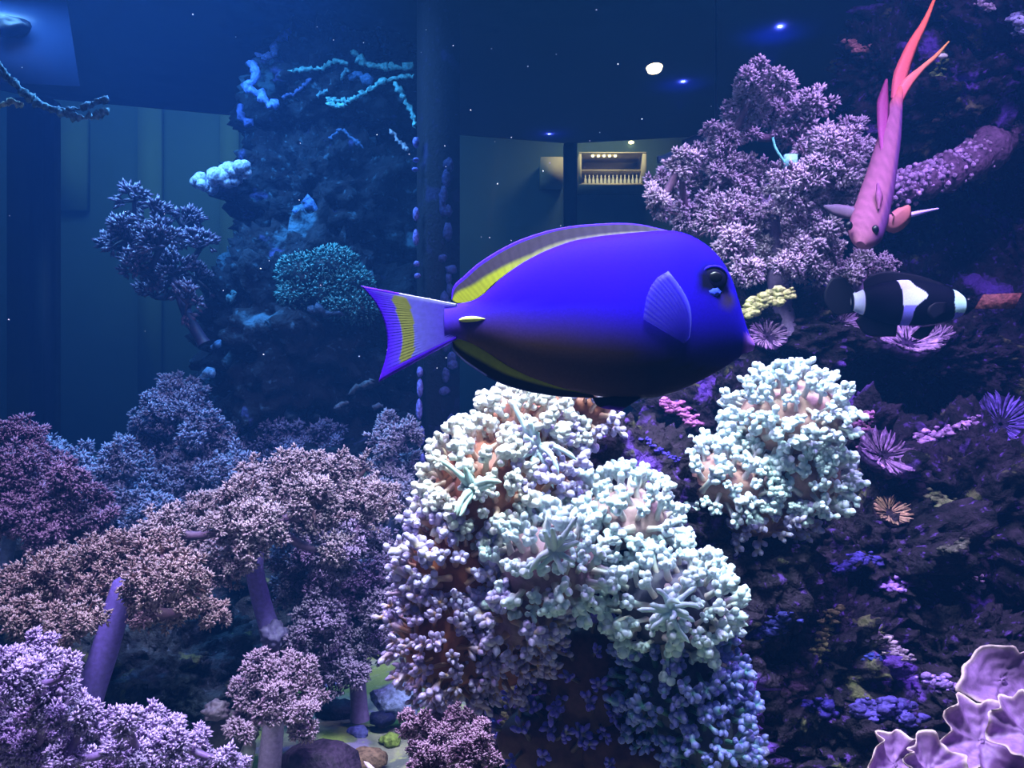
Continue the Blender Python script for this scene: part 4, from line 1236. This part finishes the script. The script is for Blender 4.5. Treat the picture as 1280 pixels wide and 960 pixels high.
# pump nozzle by the mauve tree coral
nz_ = thing('pump_nozzle', P(840, 195, 1.2), 'grey pump nozzle pointing past the mauve tree coral', 'pump')
mb = MB(); tubes(mb, curve([P(822, 200, 1.2), P(836, 198, 1.2), P(846, 192, 1.2), P(858, 180, 1.2)], 10), np.array([5, 5, 6, 7, 7, 6, 4, 3, 3, 3]) / F * 1.2, 10, S((90, 110, 140))); mb.build('nozzle', M['coral'], nz_)
mb = MB(); tubes(mb, curve([P(856, 183, 1.2), P(875, 176, 1.2), P(905, 172, 1.2)], 8), np.full(8, 9 / F * 1.2), 10, S((20, 24, 60))); mb.build('pump_body', M['coral'], nz_)
mb = MB(); pr_ = P(895, 173, 1.2); tubes(mb, np.array([[pr_.x, 1.2, pr_.z], [pr_.x, 1.2, (pr_.z + SURF) / 2], [pr_.x, 1.2, SURF - .001]]), np.full(3, .0022), 8, S((20, 26, 60))); mb.build('hanger_rod', M['coral'], nz_)
# reflected patch: pale reflection in the water surface, built as a solid panel
ab = thing('acrylic_box', P(40, 60, 1.2), 'cloudy acrylic box hanging from the water surface', 'box')
M['acrylic'] = plain('cloudy_acrylic', S((42, 56, 92)), .3, .5, var=.35, scale=14)
mb = MB(); ring_ = [(-60, -30), (78, -30), (84, 5), (100, 108), (-60, 100)]
v = np.array([P(a, b_, 1.24) for a, b_ in ring_] + [P(a, b_, 1.26) for a, b_ in ring_]); v[:, 2] = np.minimum(v[:, 2], SURF)
mb.add(v, (.2, .3, .5), tris=[[0, 1, 2], [0, 2, 4], [2, 3, 4], [5, 7, 6], [5, 9, 7], [7, 9, 8]], quads=[[0, 5, 6, 1], [1, 6, 7, 2], [2, 7, 8, 3], [3, 8, 9, 4], [4, 9, 5, 0]])
mb.build('side_panel', M['acrylic'], ab, smooth=False)
mb = MB(); blob(mb, P(10, 33, 1.22), (.03, .02, .014), S((12, 20, 44)), 3, .3, 2, 3); mb.build('suction_foot', M['frame'], ab)
# reflections of room spot lamps on the lid, built as glowing discs
M['warm'] = plain('warm_lamp', (1, .85, .6), .5, emit=(1.0, .78, .45), strength=6.0)
for px, py, r, mt_, nm, label in [(818, 84, 10, 'warm', 'spot_lamp', 'warm round spot lamp set in the dark lid'), (1107, 103, 4, 'warm', 'spot_lamp', 'tiny warm spot lamp in the lid beside the overhanging rock')]:
    y = (SURF - CZ) * F / (480 - py)
    mb = MB(); cx_ = P(px, py, y).x
    a = np.arange(20) * 2 * math.pi / 20
    rr = r / F * y; ry_ = rr * (1.6 if nm == 'spot_lamp' else 1.2)
    lo_ = np.stack([cx_ + rr * .85 * np.cos(a), y + ry_ * .85 * np.sin(a), np.full(20, SURF - .006)], 1)
    hi_ = np.stack([cx_ + rr * np.cos(a), y + ry_ * np.sin(a), np.full(20, SURF - .0005)], 1)
    mb.add(np.concatenate([lo_, hi_, [[cx_, y, SURF - .007]]]), (1, 1, 1), quads=[[j, (j + 1) % 20, 20 + (j + 1) % 20, 20 + j] for j in range(20)], tris=[[40, (j + 1) % 20, j] for j in range(20)])
    tag(mb.build(nm, M[mt_]), label, 'lamp')
for px, py, pw in ((965, 42, .05), (850, 104, .03), (690, 165, .02)):  # added upward spots that imitate blue LED reflections on the lid
    y = (SURF - CZ) * F / (480 - py)
    ld_ = bpy.data.lights.new('lid_glow', 'SPOT'); ld_.color = (.05, .08, 1.0); ld_.energy = pw * 14; ld_.shadow_soft_size = .002
    ld_.spot_size = math.radians(130); ld_.spot_blend = 1.0
    lo_ = bpy.data.objects.new('lid_glow', ld_); COL.objects.link(lo_); lo_.location = (P(px, py, y).x, y, SURF - .05); lo_.rotation_euler = (math.pi, 0, 0)
# bar shelf in the room
SY = 4.40
M['shelf'] = plain('white_shelf', S((206, 196, 176)), .6, var=.1)
M['bottle'] = plain('clear_bottle', S((220, 220, 215)), .1, .7)
sh_ = thing('bar_shelf', P(765, 232, SY), 'lit white bar shelf seen through the far pane', 'shelf')
for nm, x0, x1, y0, y1, d0, d1 in (('back_board', 726, 806, 190, 230, .18, .20), ('shelf_board', 724, 808, 229, 232, 0, .20), ('shelf_board', 724, 808, 190, 192, 0, .20), ('shelf_board', 724, 808, 209, 210.5, .05, .20), ('side_board', 803, 808, 192, 230, 0, .20), ('side_board', 724, 727, 192, 230, 0, .20)):
    a, c = P(x0, y1, SY), P(x1, y0, SY); mb = MB(); box(mb, (a.x, SY + d0, a.z), (c.x, SY + d1, c.z)); mb.build(nm, M['shelf'], sh_, smooth=False)
prof = [(0, 0), (.9, 0), (1, .1), (1, .55), (.4, .75), (.35, 1), (0, 1)]
for k in range(15):
    px = 733 + k * 5.0; yb = 229
    b0 = P(px, yb, SY); mb = MB(); r_ = .0075; hgt = .055
    a = np.arange(10) * 2 * math.pi / 10
    V = np.concatenate([np.stack([b0.x + pr * r_ * np.cos(a), SY + .06 + pr * r_ * np.sin(a), np.full(10, b0.z + z_ * hgt)], 1) for pr, z_ in prof])
    mb.add(V, (.8, .8, .8), quads=[[i * 10 + j, i * 10 + (j + 1) % 10, (i + 1) * 10 + (j + 1) % 10, (i + 1) * 10 + j] for i in range(6) for j in range(10)])
    tag(mb.build('bottle', M['bottle']), 'small clear bottle in the row on the lit bar shelf', 'bottle', 'bottles on the bar shelf')
for px, py in [(741, 194), (748, 194), (755, 194), (762, 194), (769, 194)]:
    mb = MB(); blob(mb, P(px, py + 1, SY + .02), (.008, .008, .006), (1, 1, 1), 2, 0, 1)
    tag(mb.build('shelf_bulb', M['warm']), 'small round bulb under the top of the bar shelf', 'lamp', 'bulbs of the bar shelf')
mb = MB(); a, c = P(676, 226, SY), P(705, 196, SY); box(mb, (a.x, SY, a.z), (c.x, SY + .20, c.z))
tag(mb.build('menu_board', M['shelf'], smooth=False), 'plain pale board beside the lit bar shelf', 'board')
area_lamp('shelf_lamp', (P(765, 195, SY).x, SY - .25, 1.75), (.3, .1), (1, .85, .6), 1.6, (P(755, 215, SY).x, SY + .1, 1.38), 120)
mb = MB(); blob(mb, P(789, 178, 4.59), (.015, .015, .008), (1, 1, 1), 2, 0, 1); tag(mb.build('spot_lamp', M['warm']), 'warm spot lamp glowing in the room over the bar shelf', 'lamp')
# drifting specks
mb = MB()
for k in range(70):
    y = random.uniform(.45, 1.05)
    blob(mb, P(random.uniform(10, 900), random.uniform(10, 520), y), [random.uniform(.5, 1.0) / F * y] * 3, (.9, .92, .95), 1, 0, 1)
tag(mb.build('drifting_specks', M['coral']), 'tiny white specks drifting in the water', 'specks', kind='stuff')
